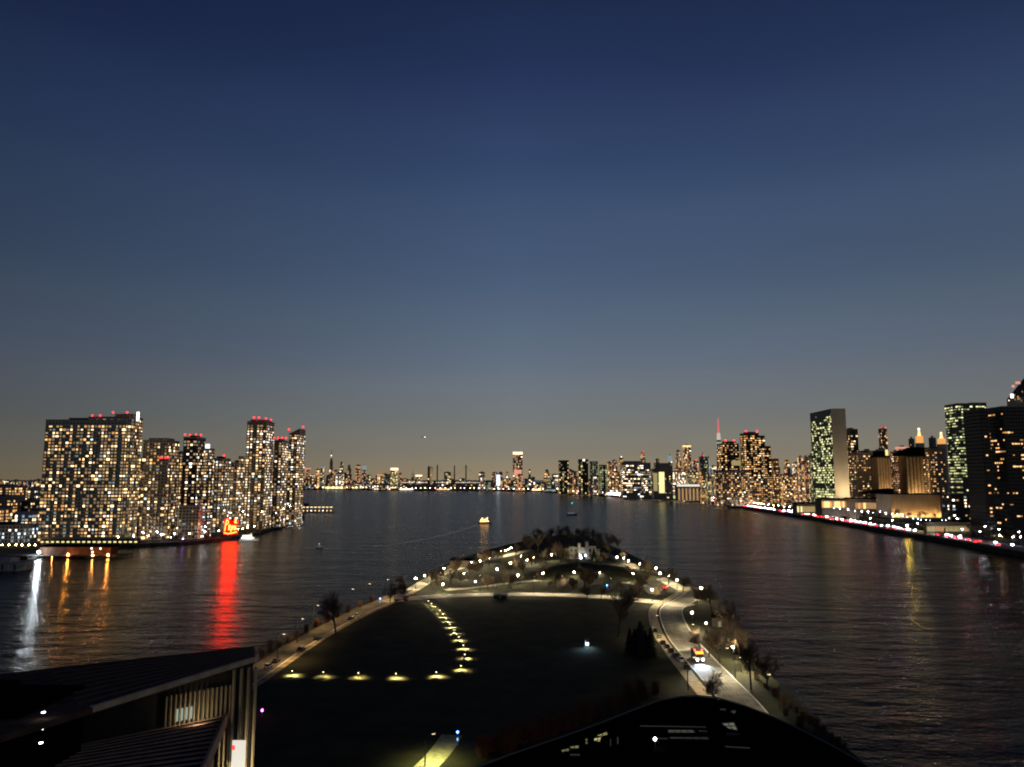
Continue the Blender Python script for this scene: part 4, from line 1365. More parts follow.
def evergreen_mesh(h, r, seed):
    rnd = random.Random(seed)
    mb = MB()
    n = 1000
    for i in range(n):
        t = (i / n) ** .85
        z = .6 + t * (h - .7)
        rr = r * (1 - t) ** .8 * rnd.uniform(.55, 1.1) + .12
        a = rnd.uniform(0, 6.283)
        b = Vector((math.cos(a), math.sin(a), 0))
        side = Vector((-b.y, b.x, 0)) * rnd.uniform(.18, .4)
        p0 = Vector((0, 0, z + .3))
        p1 = b * rr + Vector((0, 0, z - rr * .3))
        mid = p0.lerp(p1, .6)
        mb.quad(p0, mid - side, p1, mid + side, EVERGREEN)
    return mb.mesh('crown')


EV = [evergreen_mesh(9.5, 3.6, 1), evergreen_mesh(8, 3.3, 2)]
EVT = MB()
EVT.tube((0, 0, -.2), (0, 0, 7), .22, .05, BARK, 6)
EVT = EVT.mesh('trunk')
for i, (x, y, s, lab) in enumerate([(630, 652, .85, 'shortest dark conifer at the lawn end of the evergreen clump'), (635, 654, 1.05, 'dark pointed conifer second from the lawn end of the clump'), (640.5, 655, 1.2, 'tallest dark conifer in the middle of the evergreen clump'),
                                    (646, 655, 1.0, 'dark conifer next to the one by the pavement in the clump'), (651, 656, 1.0, 'dark conifer of the clump closest to the sandy pavement'), (643, 651, 1.1, 'dark conifer half hidden behind the tallest of the clump')]):
    t = thing('conifer', lab, 'tree', on_z(x, y, GZ), i * 1.3, 'clump of dark conifers by the road')
    t.scale = (s, s, s)
    link('trunk', EVT, t)
    link('crown', EV[i % 2], t)


# shrubs of bare red-brown stems at the near edge of the lawn
def shrub_mesh(seed, h, r):
    rnd = random.Random(seed)
    mb = MB()
    for i in range(150):
        a, q = rnd.uniform(0, 6.283), rnd.uniform(0, r)
        p = Vector((math.cos(a) * q * .5, math.sin(a) * q * .5, -.1))
        m_ = p + Vector((math.cos(a) * q * .3, math.sin(a) * q * .3, h * rnd.uniform(.4, .6)))
        e = m_ + Vector((rnd.uniform(-.6, .6), rnd.uniform(-.6, .6), h * rnd.uniform(.25, .5)))
        mb.tube(p, m_, .035, .025, REDTWIG, 3, False)
        mb.tube(m_, e, .025, .012, REDTWIG, 3, False)
        for _ in range(2):
            f = m_.lerp(e, rnd.uniform(.1, .8))
            mb.tube(f, f + Vector((rnd.uniform(-.7, .7), rnd.uniform(-.7, .7), rnd.uniform(.3, .9))), .016, .008, REDTWIG, 3, False)
    return mb.mesh('shrub')


SH = [shrub_mesh(5, 4.2, 2.2), shrub_mesh(6, 5.0, 2.6)]
spots_sh = [(492, 752), (502, 748), (512, 747), (521, 743), (531, 742), (541, 738), (552, 736), (563, 731), (573, 727), (585, 722), (597, 717), (610, 712), (622, 708), (634, 703), (645, 699), (655, 694), (482, 757), (508, 758), (640, 694), (628, 699)]
for i, (x, y) in enumerate(spots_sh):
    o = link('shrub', SH[i % 2], None, on_z(x, y, GZ), i * 2.1)
    o.scale = (random.uniform(.8, 1.2),) * 3
    tag(o, 'reddish bare shrub behind the dark curved roof near its peak' if x > 590 else 'brown bare shrub behind the lower slope of the dark curved roof', 'shrub', 'bare shrubs behind the dark roof')


for i, (x, y) in enumerate([(262, 655), (270, 650), (279, 645), (288, 640), (297, 635), (306, 630), (316, 625), (326, 620), (337, 615), (348, 610), (360, 605), (371, 600)]):
    o = link('shrub', SH[i % 2], None, on_z(x, y + 2.5, GZ), i * 1.7)
    o.scale = (random.uniform(.7, 1.0),) * 3
    tag(o, 'dark shrub along the left road ' + ('near the parked cars' if x < 300 else ('below the lone bare tree' if x < 345 else 'towards the blue beacon')), 'shrub', 'shrubs along the left road water edge')


for i, (x, y) in enumerate([(783, 704), (790, 709), (797, 713), (803, 719), (810, 724), (817, 729), (824, 735), (831, 741), (838, 747), (845, 753), (786, 716), (800, 727), (815, 738), (775, 697), (765, 688), (757, 680)]):
    o = link('shrub', SH[i % 2], None, on_z(x, y, GZ), i * 1.9)
    o.scale = (random.uniform(.35, .6),) * 3
    tag(o, 'dark bare shrub on the near right bank ' + ('beyond the curved lamp' if y < 700 else ('below the curved lamp' if y < 725 else 'beside the dark curved roof')), 'shrub', 'shrubs on the near right bank')


# ------------------------------------------------------------------ island lamps
def lamp_proto(h, r, mat, name, label, group):
    root = thing(name, label, 'street lamp', (0, 0, -500), 0, group)
    b = MB()
    b.lathe([(.22, 0), (.22, .25), (.12, .6)], DARK, 8)
    b.build('base', root)
    p = MB()
    p.tube((0, 0, .6), (0, 0, h - r * 1.1), .075, .055, DARK, 6)
    p.build('pole', root)
    g = MB()
    g.ball((0, 0, h), r, mat, 10, 7)
    o = g.build('lamp_globe', root, smooth=True)
    c = MB()
    c.lathe([(r * .75, h + r * .72), (r * .5, h + r * 1.1), (r * .1, h + r * 1.3)], DARK, 8)
    c.build('lamp_cap', root)
    ld = bpy.data.lights.new('lamp_light', 'POINT')
    ld.energy = 5000
    ld.color = (1, .82, .48)
    ld.shadow_soft_size = .2
    lo_ = link('lamp_light', ld, root, (.0, -.45, h - r - .15))
    return root


PATH_LAMPS = [
    (415.8, 578.3, 'globe lamp at the near end of the left promenade'), (424.8, 575.4, 'globe lamp second along the left promenade'), (436.7, 571.9, 'dim globe lamp over the pale flagpole'),
    (444, 568.3, 'globe lamp behind the pale flagpole on the promenade'), (453, 565.8, 'globe lamp in the middle of the left promenade'), (457.4, 561.6, 'globe lamp by the dark shore hut'),
    (471.5, 562, 'globe lamp past the dark shore hut'), (480, 561, 'globe lamp before the far bend of the left promenade'), (489, 558, 'farthest globe lamp of the left promenade'),
    (443, 584, 'globe lamp between cross path and left promenade'), (475.4, 581.5, 'globe lamp alone in the left garden'), (464, 573.5, 'small dim globe lamp in the left garden'),
    (510.5, 563, 'globe lamp above the pair beside the tall bright lamp'), (511, 578, 'brighter globe of the pair beside the tall bright lamp'), (518, 575, 'dimmer globe of the pair beside the tall bright lamp'),
    (543, 573, 'globe lamp at the left foot of the mound'), (574, 572, 'globe lamp in front of the middle of the mound'), (600, 572.5, 'smallest globe lamp along the mound'), (633, 573.5, 'globe lamp at the right foot of the mound'),
    (521, 556, 'faint globe lamp left of the grove'), (527, 560, 'globe lamp in the grove edge before the faint one'), (533.4, 557.4, 'globe lamp at the grove edge facing the mound'), (551.5, 554.5, 'globe lamp left of the floodlit ruin'),
    (501, 551, 'lowest of the four clustered small lamps'), (505, 550.6, 'second of the four clustered small lamps'), (508.5, 549.2, 'third of the four clustered small lamps'), (511, 547.8, 'topmost of the four clustered small lamps'),
    (617, 557, 'first globe lamp of the right promenade past the ruin'), (623.7, 558, 'second globe lamp of the right promenade past the ruin'), (628.5, 560.6, 'third globe lamp of the right promenade'),
    (640, 564, 'fourth globe lamp, above the water wall of the right promenade'), (656, 568, 'globe lamp in the right promenade row before the bright one'), (660, 573, 'bright globe lamp of the right promenade'),
    (669, 576, 'globe lamp above the red tail lights'), (677, 580, 'last globe lamp of the right promenade'), (652, 589.6, 'globe lamp at the road junction'),
    (701, 588, 'brightest globe lamp on the shore corner'), (692, 612.5, 'globe lamp on the verge below the shore corner'), (706, 623, 'dim globe lamp among the dark shore trees'),
    (733, 647, 'globe lamp on the shore beyond the truck'), (741, 657, 'globe lamp lighting shore shrubs beyond the truck'), (747, 662, 'lower globe lamp lighting shore shrubs'),
]
proto = None
for (x, y, lab) in PATH_LAMPS:
    bright = any(w in lab for w in ('bright', 'corner', 'junction', 'first', 'near end'))
    dim = any(w in lab for w in ('dim', 'faint', 'small', 'clustered', 'lower'))
    s = 1.25 if bright else (.8 if dim else 1.0)
    h = 4.6
    loc = on_z(x, y, GZ + h * s)
    loc.z = GZ
    if proto is None:
        proto = lamp_proto(h, .34, LAMPGLOW, 'path_lamp', lab, 'globe lamps on the island paths')
        proto.location = loc
        proto.scale = (s, s, s)
    else:
        c = dup(proto, loc, 0, lab, s)
        for ch in c.children:
            if ch.type == 'LIGHT':
                ch.data = ch.data.copy()
                ch.data.energy *= random.uniform(.6, 1.5)
tl = lamp_proto(10.5, .42, LAMPWHITE, 'path_lamp', 'tall bright white lamp beside the cross path', 'globe lamps on the island paths')
q = on_z(497, 569, GZ + 10.5)
tl.location = (q.x, q.y, GZ)

# low shielded path lights up the lawn
bol = thing('path_light', 'x', 'path light', (0, 0, -500), 0, 'low path lights on the dark lawn')
b = MB()
b.tube((0, 0, 0), (0, 0, 1.36), .07, .06, DARK, 6)
b.build('pole', bol)
b = MB()
b.lathe([(.30, 1.58), (.26, 1.68), (.05, 1.76)], DARK, 10)
b.build('shade', bol)
b = MB()
b.ball((0, 0, 1.48), .13, glow('path_light_glow', (1, .80, .38), 16), 8, 5)
b.build('lamp_bulb', bol)
sp = spot('lamp_light', bol, (.0, .10, 1.34), 21000, (1, .80, .40), 150, 1.0, (.06, -.03, -1), .06)
ORD = ['at the road end of the lower row', 'second along the lower row', 'third along the lower row', 'fourth along the lower row', 'fifth along the lower row', 'at the bend of the two rows',
       'first above the bend', 'second above the bend', 'third above the bend', 'fourth above the bend', 'fifth above the bend', 'sixth above the bend', 'seventh above the bend', 'fourth below the cross path', 'third below the cross path', 'second below the cross path', 'closest to the cross path']
for i, (x, y) in enumerate(bollard_px):
    loc = on_z(x, y, GZ + .9)
    loc.z = GZ
    lab = 'low yellow path light on the dark lawn, ' + ORD[i]
    if i == 0:
        bol.location = loc
        bol['label'] = lab
    else:
        c = dup(bol, loc, 0, lab)
        for ch in c.children:
            if ch.type == 'LIGHT':
                ch.data = ch.data.copy()
                ch.data.energy *= random.uniform(.65, 1.25)


# tall arm lamps
def arm_lamp(px, label, rz, power, color=(1, .64, .26), h=9.0, ang=150, name='street_lamp'):
    base = on_z(px[0], px[1], GZ)
    root = thing(name, label, 'street lamp', base, rz, 'tall arm street lamps on the island')
    p = MB()
    p.tube((0, 0, 0), (0, 0, h - 1), .13, .08, DARK, 8)
    p.build('pole', root)
    a = MB()
    pts = [(0, 0, h - 1), (.25, 0, h - .35), (.9, 0, h + .05), (2.1, 0, h + .1)]
    for u, v in zip(pts, pts[1:]):
        a.tube(u, v, .07, .06, DARK, 6)
    a.build('arm', root)
    hd = MB()
    hd.box(1.9, 2.9, -.2, .2, h + .02, h + .2, STEEL)
    hd.build('lamp_head', root)
    g = MB()
    g.box(2.0, 2.8, -.15, .15, h - .03, h + .018, glow('arm_lamp_glow', (1, .74, .40), 12))
    g.build('lamp_lens', root)
    spot('lamp_light', root, (2.4, 0, h - .1), power * (2.8 if color[2] < .3 else 3.4), color, ang, .6, (0, 0, -1), .2)
    return root


arm_lamp((278, 661), 'tall arm lamp behind the parked cars at the near end of the left road', -.5, 2600)
arm_lamp((313.5, 627), 'tall arm lamp halfway along the left road', -.6, 3000)
arm_lamp((297, 643), 'added tall arm lamp between the near cars and the lone bare tree', -.5, 2400)  # this and the next two are added to even out the road light
arm_lamp((332, 617), 'added tall arm lamp just before the second pair of parked cars', -.6, 2400)
arm_lamp((366, 602), 'added tall arm lamp between the second pair of cars and the blue beacon', -.6, 2400)
arm_lamp((349, 608), 'tall arm lamp by the second pair of parked cars', -.6, 3000)
arm_lamp((384, 597), 'tall arm lamp at the blue beacon', -.5, 2600)
arm_lamp((438, 589), 'pale lit tall arm lamp at the start of the cross path', -.9, 3400, (1, .85, .55))
arm_lamp((534, 593), 'tall arm lamp along the middle of the cross path', -1.5, 3400, (1, .85, .55))
arm_lamp((562, 592.5), 'tall arm lamp in front of the mound', -1.5, 3400, (1, .85, .55))
arm_lamp((610, 595), 'tall arm lamp on the cross path before the junction', -1.5, 3400, (1, .85, .55))
arm_lamp((480, 592), 'tall arm lamp beside the garden path', -1.5, 3200, (1, .85, .55))
arm_lamp((663, 605), 'tall arm lamp standing at the road junction', -.4, 4200, (1, .84, .56))
arm_lamp((700, 650), 'tall arm lamp on the verge behind the truck', 3.3, 4200, (1, .84, .56))
arm_lamp((735.5, 678), 'tall arm lamp on the verge facing the truck', 3.3, 3600, (1, .84, .56))
arm_lamp((780, 711), 'tall curved arm lamp at the near right shore', 2.6, 700, (1, .84, .56))
arm_lamp((652, 640), 'tall arm lamp on the sandy pavement by the conifers', .3, 2600, (1, .76, .42))
arm_lamp((688, 690), 'tall arm lamp on the sandy pavement near the dark roof', .3, 1300, (1, .70, .36))
pl = arm_lamp((425, 766), 'short arm lamp lighting the green path at the bottom edge', .9, 2400, (.95, .90, .36), 6.0, 150)


# coloured beacons
def beacon_post(px, label, color, h=2.6, power=60):
    root = thing('emergency_post', label, 'call post', on_z(px[0], px[1], GZ))
    b = MB()
    b.tube((0, 0, 0), (0, 0, h), .14, .12, STEEL, 8)
    b.build('post', root)
    g = MB()
    g.ball((0, 0, h + .25), .28, glow('post_' + ''.join('%d' % (c * 9) for c in color), color, 26), 8, 6)
    g.build('beacon', root)
    f = MB()
    f.box(-.18, .18, -.2, -.13, 1.0, 1.6, glow('post_panel', (.15, .45, .8), 2))
    f.build('lit_panel', root)


beacon_post((380, 604.5), 'blue beacon post at the left end of the cross path', (.06, .22, 1))
beacon_post((457.5, 745), 'blue beacon post beside the green lit path', (.04, .10, 1))
beacon_post((262, 716), 'pink glowing post on the dark lawn by the slatted building', (1, .06, .5), 1.2)
beacon_post((607, 589), 'tiny blue beacon post behind the large forked tree', (.08, .12, 1), 1.8)


def kiosk():
    root = thing('info_kiosk', 'small blue lit kiosk alone on the dark lawn', 'kiosk', on_z(587, 647, GZ), .3)
    b = MB()
    b.box(-.9, .9, -.5, .5, 0, .35, CONCRETE)
    b.build('plinth', root)
    b = MB()
    b.box(-.8, -.55, -.15, .15, .352, 3.0, STEEL)
    b.build('post', root)
    s = MB()
    s.box(-.56, .7, -.12, .12, 2.5, 3.0, STEEL)
    s.build('canopy', root)
    s = MB()
    s.box(-.5, .6, -.2, -.05, .6, 1.6, glow('kiosk_screen', (.40, .68, 1), 5))
    s.build('screen', root)
    spot('lamp_light', root, (.1, -.4, 2.45), 2200, (.50, .78, 1), 140, .7, (-.25, -.35, -1), .1)


kiosk()


# the floodlit ruin
def ruin():
    c = on_z(583, 559, GZ)
    root = thing('ruined_building', 'roofless pale stone ruin floodlit white near the island tip', 'ruin', c, .05)
    h = 9.0

    def pierced(x0, x1, y, t, hh, n, seed):
        rnd = random.Random(seed)
        mb = MB()
        w = (x1 - x0) / n
        for i in range(n):
            a = x0 + i * w
            top = hh + rnd.uniform(-1.3, .8)
            mb.box(a, a + w * .3, y, y + t, 0, top, STONE)
            mb.box(a + w * .703, a + w, y, y + t, 0, top, STONE)
            for (z0, z1) in ((0, 1.2), (3.4, 4.8), (7.2, top - .15)):
                mb.box(a + w * .303, a + w * .70, y + .05, y + t - .05, z0, max(z0 + .3, z1), STONE)
        mb.build('wall', root)
    pierced(-13, -4.2, 0, .8, h, 3, 1)
    pierced(4.2, 13, 0, .8, h, 3, 2)
    pierced(-13, 13, 12, .8, h - 1, 7, 3)
    for x, hh in ((-4.1, 11.5), (1.9, 12.5)):
        t = MB()
        t.box(x, x + 2.2, -1.4, 1.2, 0, hh, STONE)
        for k in range(3):
            t.box(x + k * .8, x + k * .8 + .45, -1.4, -.9, hh + .003, hh + .8, STONE)
        t.build('tower', root)
    p = MB()
    p.box(-1.87, 1.87, -.6, .4, 4.2, 8.6, STONE)
    p.build('gatehouse', root)
    for x in (-12.9, 12.1):
        s = MB()
        s.box(x, x + .8, .803, 11.99, 0, h - 2.5, STONE)
        s.build('side_wall', root)
    for x, pw, col_ in ((-9, 700, (1, .92, .60)), (-5, 900, (1, .95, .7)), (1.5, 900, (.80, .90, 1)), (10, 250, (1, .92, .60))):
        spot('floodlight', root, (x, -8, .4), pw, col_, 110, .7, (0, .7, .6), .3)
    for x, z in ((-2.6, 3.0), (1.5, 3.0), (-1.8, 1.2)):
        f = MB()
        f.ball((x, -3.2, z), .4, glow('flood_lamp_glow', (.7, .82, 1), 60), 8, 5)
        f.tube((x, -3.2, -.1), (x, -3.2, z - .3), .08, .08, DARK, 6)
        f.build('flood_lamp', root)


ruin()
# lit fir by the ruin
t = thing('conifer', 'pale floodlit conifer just right of the ruin', 'tree', on_z(594, 561, GZ))
link('trunk', EVT, t)
link('crown', EV[0], t)
spot('floodlight', t, (0, -7, .4), 14000, (1, .95, .6), 90, .7, (0, .7, .6), .3)


def hut(px, label, w, d, h, rz, name='shore_hut', roofmat=None):
    root = thing(name, label, 'hut', on_z(px[0], px[1], GZ), rz)
    b = MB()
    b.box(-w / 2, w / 2, -d / 2, d / 2, -.1, h, principled('dark_timber', (.05, .04, .035), .85, noise_amt=.3, noise_scale=1))
    b.build('wall', root)
    r = MB()
    r.prism([(-w / 2 - .5, -d / 2 - .5), (w / 2 + .5, -d / 2 - .5), (w / 2 + .5, d / 2 + .5), (-w / 2 - .5, d / 2 + .5)], h + .004, h + .5, roofmat or BLACKROOF, None, [h + .3, h + .3, h + (.7 if roofmat else 1.4), h + (.7 if roofmat else 1.4)])
    r.build('roof', root)
    dr = MB()
    dr.box(-.6, .6, -d / 2 - .08, -d / 2 - .003, -.05, 2.2, STEEL)
    dr.build('door', root)


hut((462, 567), 'dark shore hut behind the left promenade', 16, 6, 4.5, -.2)
hut((720, 626), 'dark hut on the water side of the shore corner', 6, 5, 3.5, -.3)
hut((500, 598), 'small pale roofed kiosk on the cross path', 6.5, 3, 1.5, 0, 'path_kiosk', PAVING)


# ------------------------------------------------------------------ vehicles
def car_proto(name, label, paint, group):
    """front faces -Y; the tyres touch z = 0"""
    root = thing(name, label, 'car', (0, 0, -500), 0, group)
    m = principled('car_paint_' + '_'.join('%d' % int(c * 100) for c in paint), paint, .3, .1)
    b = MB()
    b.prism([(-.85, -2.2), (.85, -2.2), (.9, -1.6), (.9, 1.7), (.82, 2.2), (-.82, 2.2), (-.9, 1.7), (-.9, -1.6)], .32, .92, m, None, [.72, .72, .88, .92, .86, .86, .92, .88])
    b.build('body', root)
    c = MB()
    n = 0
    lo = [(-.78, -1.05), (.78, -1.05), (.78, 1.75), (-.78, 1.75)]
    hi = [(-.62, -.35), (.62, -.35), (.62, 1.15), (-.62, 1.15)]
    c.v = [(x, y, .885) for x, y in lo] + [(x, y, 1.46) for x, y in hi]
    for i in range(4):
        j = (i + 1) % 4
        c.f.append((i, j, 4 + j, 4 + i))
        c.mi.append(c.mat(GLASSDARK))
    c.f.append((4, 5, 6, 7))
    c.mi.append(c.mat(m))
    c.build('cabin', root)
    for sx in (-1, 1):
        for y in (-1.35, 1.35):
            w = MB()
            w.tube((sx * .68, y, .33), (sx * .92, y, .33), .33, .33, RUBBER, 10)
            o = w.build('wheel', root)
    for sx in (-1, 1):
        h = MB()
        h.box(sx * .62 - .18, sx * .62 + .18, -2.24, -2.19, .55, .70, glow('parked_headlight', (.8, .8, .75), .15))
        h.build('headlight', root)
        h = MB()
        h.box(sx * .62 - .16, sx * .62 + .16, 2.19, 2.24, .60, .76, glow('parked_taillight', (.6, .02, .02), .15))
        h.build('tail_light', root)
    return root


GC = 'cars parked along the island roads'
cb = car_proto('parked_car', 'dark parked car halfway along the left road', (.02, .02, .025), GC)
cw = car_proto('parked_car', 'white parked car at the near end of the left road', (.6, .6, .58), GC)


def heading(line, p):
    i = min(range(1, len(line) - 1), key=lambda k: (line[k] - Vector((p.x, p.y, 0))).length)
    t = (line[i + 1] - line[i - 1]).normalized()
    return math.atan2(t.y, t.x) + math.pi / 2


def put_car(proto_, px, line, label=None, off=0.0):
    p = on_z(px[0], px[1], GZ)
    p.z = GZ + .03
    rz = heading(line, p) + off
    if proto_.location.z < -100:
        proto_.location = p
        proto_.rotation_euler = (0, 0, rz)
    else:
        dup(proto_, p, rz, label)


put_car(cb, (317, 640), wl)
put_car(cw, (268, 668), wl)
put_car(cb, (276, 662.5), wl, 'dark parked car just behind the white one at the near end')
put_car(cb, (351, 620), wl, 'dark parked car leading the pair under the lone bare tree')
put_car(cw, (357, 616.5), wl, 'pale parked car following the dark one beyond the lone bare tree')
put_car(cb, (301, 651), wl, 'dark car parked between the near pair and the lone bare tree')
put_car(cb, (671, 652), rl, 'dark car parked on the pavement side behind the truck', math.pi)
put_car(cw, (681, 661), rl, 'white car parked beside the truck', math.pi)
put_car(cb, (663, 644), rl, 'dark car parked farthest up the sandy pavement', math.pi)
for k, (x, y) in enumerate([(655, 632), (659, 638), (667, 648), (676, 657)]):
    put_car(cw if k == 1 else cb, (x, y), rl, ('dark', 'white', 'dark', 'dark')[k] + ' parked car on the sandy pavement ' + ('by the conifer clump, farthest along', 'by the conifer clump', 'between the conifers and the truck', 'two places behind the white one beside the truck')[k], math.pi)
put_car(cb, (687, 669), rl, 'dark car parked nearest the truck headlights', math.pi)

tailcar = car_proto('parked_car', 'car with lit red tail lights near the right promenade', (.10, .02, .02), GC)
tailcar.location = on_z(664, 588, GZ)
tailcar.rotation_euler = (0, 0, math.pi)
for c in tailcar.children:
    if c.name.startswith('tail_light'):
        c.data.materials[0] = glow('tail_light_on', (1, .02, .02), 60)


def truck(name, label, loc, rz, on, body, cabcol, scale=1.0):
    root = thing(name, label, 'truck', loc, rz)
    bm_ = principled('truck_body_' + name, body, .6)
    cm = principled('truck_cab_' + name, cabcol, .45)
    ch = MB()
    ch.box(-1.05, 1.05, -3.3, 4.0, .55, .85, DARK)
    ch.build('chassis', root)
    b = MB()
    b.prism([(-1.25, -1.1), (1.25, -1.1), (1.25, 4.1), (-1.25, 4.1)], .853, 3.1, bm_)
    for k in range(5):
        b.box(-1.3, -1.253, -.9 + k * 1.15, -.75 + k * 1.15, .9, 3.0, bm_)
        b.box(1.253, 1.3, -.9 + k * 1.15, -.75 + k * 1.15, .9, 3.0, bm_)
    b.build('cargo_body', root)
    c = MB()
    c.prism([(-1.15, -3.4), (1.15, -3.4), (1.15, -1.25), (-1.15, -1.25)], .853, 1.7, cm)
    c.prism([(-1.1, -3.15), (1.1, -3.15), (1.1, -1.27), (-1.1, -1.27)], 1.703, 2.6, cm)
    o = c.build('cab', root)
    w = MB()
    w.box(-1.0, 1.0, -3.2, -3.16, 1.78, 2.45, GLASSDARK)
    w.build('windscreen', root)
    for sx in (-1, 1):
        for y in (-2.4, 2.0, 3.2):
            q = MB()
            q.tube((sx * .85, y, .5), (sx * 1.2, y, .5), .5, .5, RUBBER, 12)
            q.build('wheel', root)
        h = MB()
        h.box(sx * .8 - .22, sx * .8 + .22, -3.47, -3.41, .95, 1.3, glow('headlight_on', (.75, .88, 1), 80) if on else glow('parked_headlight', (.8, .8, .75), .15))
        h.build('headlight', root)
        if on:
            spot('lamp_light', root, (sx * .8, -3.6, 1.15), 9000, (.72, .88, 1), 75, .8, (0, -1, -.16), .12)
            m_ = MB()
            m_.ball((sx * 1.05, -1.0, 3.3), .16, glow('marker_red', (1, .05, .05), 30), 6, 4)
            m_.build('marker_light', root)
    if on:
        a = MB()
        a.box(-1.1, 1.1, -2.9, -1.5, 2.604, 3.05, glow('amber_light_bar', (1, .45, .03), 2.2))
        a.build('light_bar', root)
    root.scale = (scale,) * 3
    return root


p = on_z(698, 661, GZ)
p.z += .03
truck('road_truck', 'truck with amber roof light and bright headlights on the road', p, heading(rl, p), True, (.32, .30, .32), (.45, .40, .30), 1.15)
p = on_z(402, 601, GZ)
p.z += .05
truck('parked_truck', 'red and white truck parked at the left end of the cross path', p, 1.2, False, (.55, .5, .48), (.35, .05, .04))


# river road traffic: one mesh per car, far too small to show its parts
def small_car(body):
    mb = MB()
    m = principled('traffic_paint_%d' % int(body * 100), (body, body, body * 1.02), .35)
    mb.prism([(-.9, -2.2), (.9, -2.2), (.9, 2.2), (-.9, 2.2)], .3, .9, m)
    mb.v_n = len(mb.v)
    n = len(mb.v)
    mb.v += [(-.8, -1.1, .903), (.8, -1.1, .903), (.8, 1.7, .903), (-.8, 1.7, .903), (-.62, -.4, 1.45), (.62, -.4, 1.45), (.62, 1.1, 1.45), (-.62, 1.1, 1.45)]
    for i in range(4):
        j = (i + 1) % 4
        mb.f.append((n + i, n + j, n + 4 + j, n + 4 + i))
        mb.mi.append(mb.mat(GLASSDARK))
    mb.f.append((n + 4, n + 5, n + 6, n + 7))
    mb.mi.append(mb.mat(m))
    for sx in (-1, 1):
        mb.box(sx * .58 - .3, sx * .58 + .3, -2.27, -2.21, .45, .86, glow('traffic_headlight', (.78, .86, 1), 340))
        mb.box(sx * .6 - .26, sx * .6 + .26, 2.21, 2.27, .55, .85, glow('traffic_taillight', (1, .014, .018), 60))
        for y in (-1.4, 1.4):
            mb.tube((sx * .7, y, .32), (sx * .95, y, .32), .32, .32, RUBBER, 8)
    return mb.mesh('car')


SC = [small_car(b) for b in (.03, .5, .15, .3)]
cum = [0.0]
for a, b in zip(fl, fl[1:]):
    cum.append(cum[-1] + (b - a).length)


def along(s, off):
    for i in range(len(fl) - 1):
        if cum[i + 1] >= s:
            t = (s - cum[i]) / (cum[i + 1] - cum[i])
            d = (fl[i + 1] - fl[i]).normalized()
            p = fl[i].lerp(fl[i + 1], t) + Vector((d.y, -d.x, 0)) * off
            return p, math.atan2(d.y, d.x)
    return None, None


ZONES = [(760, 'under the black tower'), (960, 'below the glowing ribbed hall'), (1130, 'before the low amber halls'), (1400, 'below the stone ended slab'), (1750, 'past the slab tower'), (2150, 'before the dark stepped towers'), (9999, 'by the white canopy hall')]
for lane, (off, toward) in enumerate(((4.0, True), (7.6, True), (11.0, True), (16.0, False), (19.6, False), (23.2, False))):
    s = 160 + random.uniform(0, 30)
    while s < 2500:
        p, ang = along(s, off)
        if p is None:
            break
        Y = p.y
        zone = next(z for lim, z in ZONES if Y < lim)
        o = link('car', random.choice(SC), None, (p.x, p.y, 5.62), ang + (math.pi / 2 if toward else -math.pi / 2))
        tag(o, ('car with white headlights on the river road ' if toward else 'car with red lights on the river road ') + zone, 'car', ('oncoming' if toward else 'departing') + ' cars on the river road')
        dens = 1.15 if 850 < Y < 1250 else (.85 if 1500 < Y < 2100 else 1.9)
        s += random.choice((13, 17, 26, 44, 70)) * dens * .98 * random.uniform(.9, 1.3)


# lamps on the city shores
def city_lamp_mesh(h, r, mat, arm=True):
    mb = MB()
    mb.tube((0, 0, 0), (0, 0, h), .14, .09, STEEL, 6)
    if arm:
        mb.tube((0, 0, h), (-1.2, 0, h + .2), .07, .07, STEEL, 5)
    mb.ball((-1.2 if arm else 0, 0, h + .1), r, mat, 6, 5)
    return mb.mesh('street_lamp')


CL = {'warm': city_lamp_mesh(7, .42, glow('city_lamp_warm', (1, .68, .30), 120), False), 'white': city_lamp_mesh(8, .45, glow('city_lamp_white', (.95, .95, 1), 110), False),
      'blue': city_lamp_mesh(7, .42, glow('city_lamp_blue', (.55, .75, 1), 26), False), 'orange': city_lamp_mesh(5, .5, glow('city_lamp_orange', (1, .36, .06), 420), False),
      'far_warm': city_lamp_mesh(12, 1.7, glow('far_lamp_warm', (1, .70, .32), 18), False), 'far_white': city_lamp_mesh(12, 1.7, glow('far_lamp_white', (1, .93, .85), 18), False), 'far_rose': city_lamp_mesh(12, 1.7, glow('far_lamp_rose', (1, .45, .45), 18), False),
      'violet': city_lamp_mesh(5, .55, glow('city_lamp_violet', (.6, .25, 1), 26), False)}


def city_lamp(kind, loc, label, group):
    tag(link('street_lamp', CL[kind], None, loc), label, 'street lamp', group)


# raised garden behind the river road
gl = smooth_line([(440, 850), (452, 930), (464, 1060), (474, 1180), (482, 1290)], 5)
ribbon('garden_terrace', offset_line(gl, 29), offset_line(gl, 110), 12.5, GRASS, 9)
for i, (x, y) in enumerate([(834, 508), (840, 509), (848, 510), (855, 511), (862, 512), (868, 512.3), (873, 513), (880, 512.5), (886, 514), (892, 514.5), (897, 515.5), (902, 516), (907, 517), (913, 518.5), (918, 519), (921, 519.7), (926, 520), (930, 520.5), (936, 521), (942, 520.5), (946, 520.5)]):
    Y = 1140 - (x - 834) * 1.75
    q = at_y(x, y, Y)
    z0 = min(12.5, q.z - 4)
    city_lamp('blue' if x > 905 or i % 3 == 0 else 'white', (q.x, q.y, q.z - 7), 'small bluish lamp on the terrace ' + ('below the glowing ribbed hall' if x > 890 else 'before the low amber halls'), 'lamps on the riverside terrace')
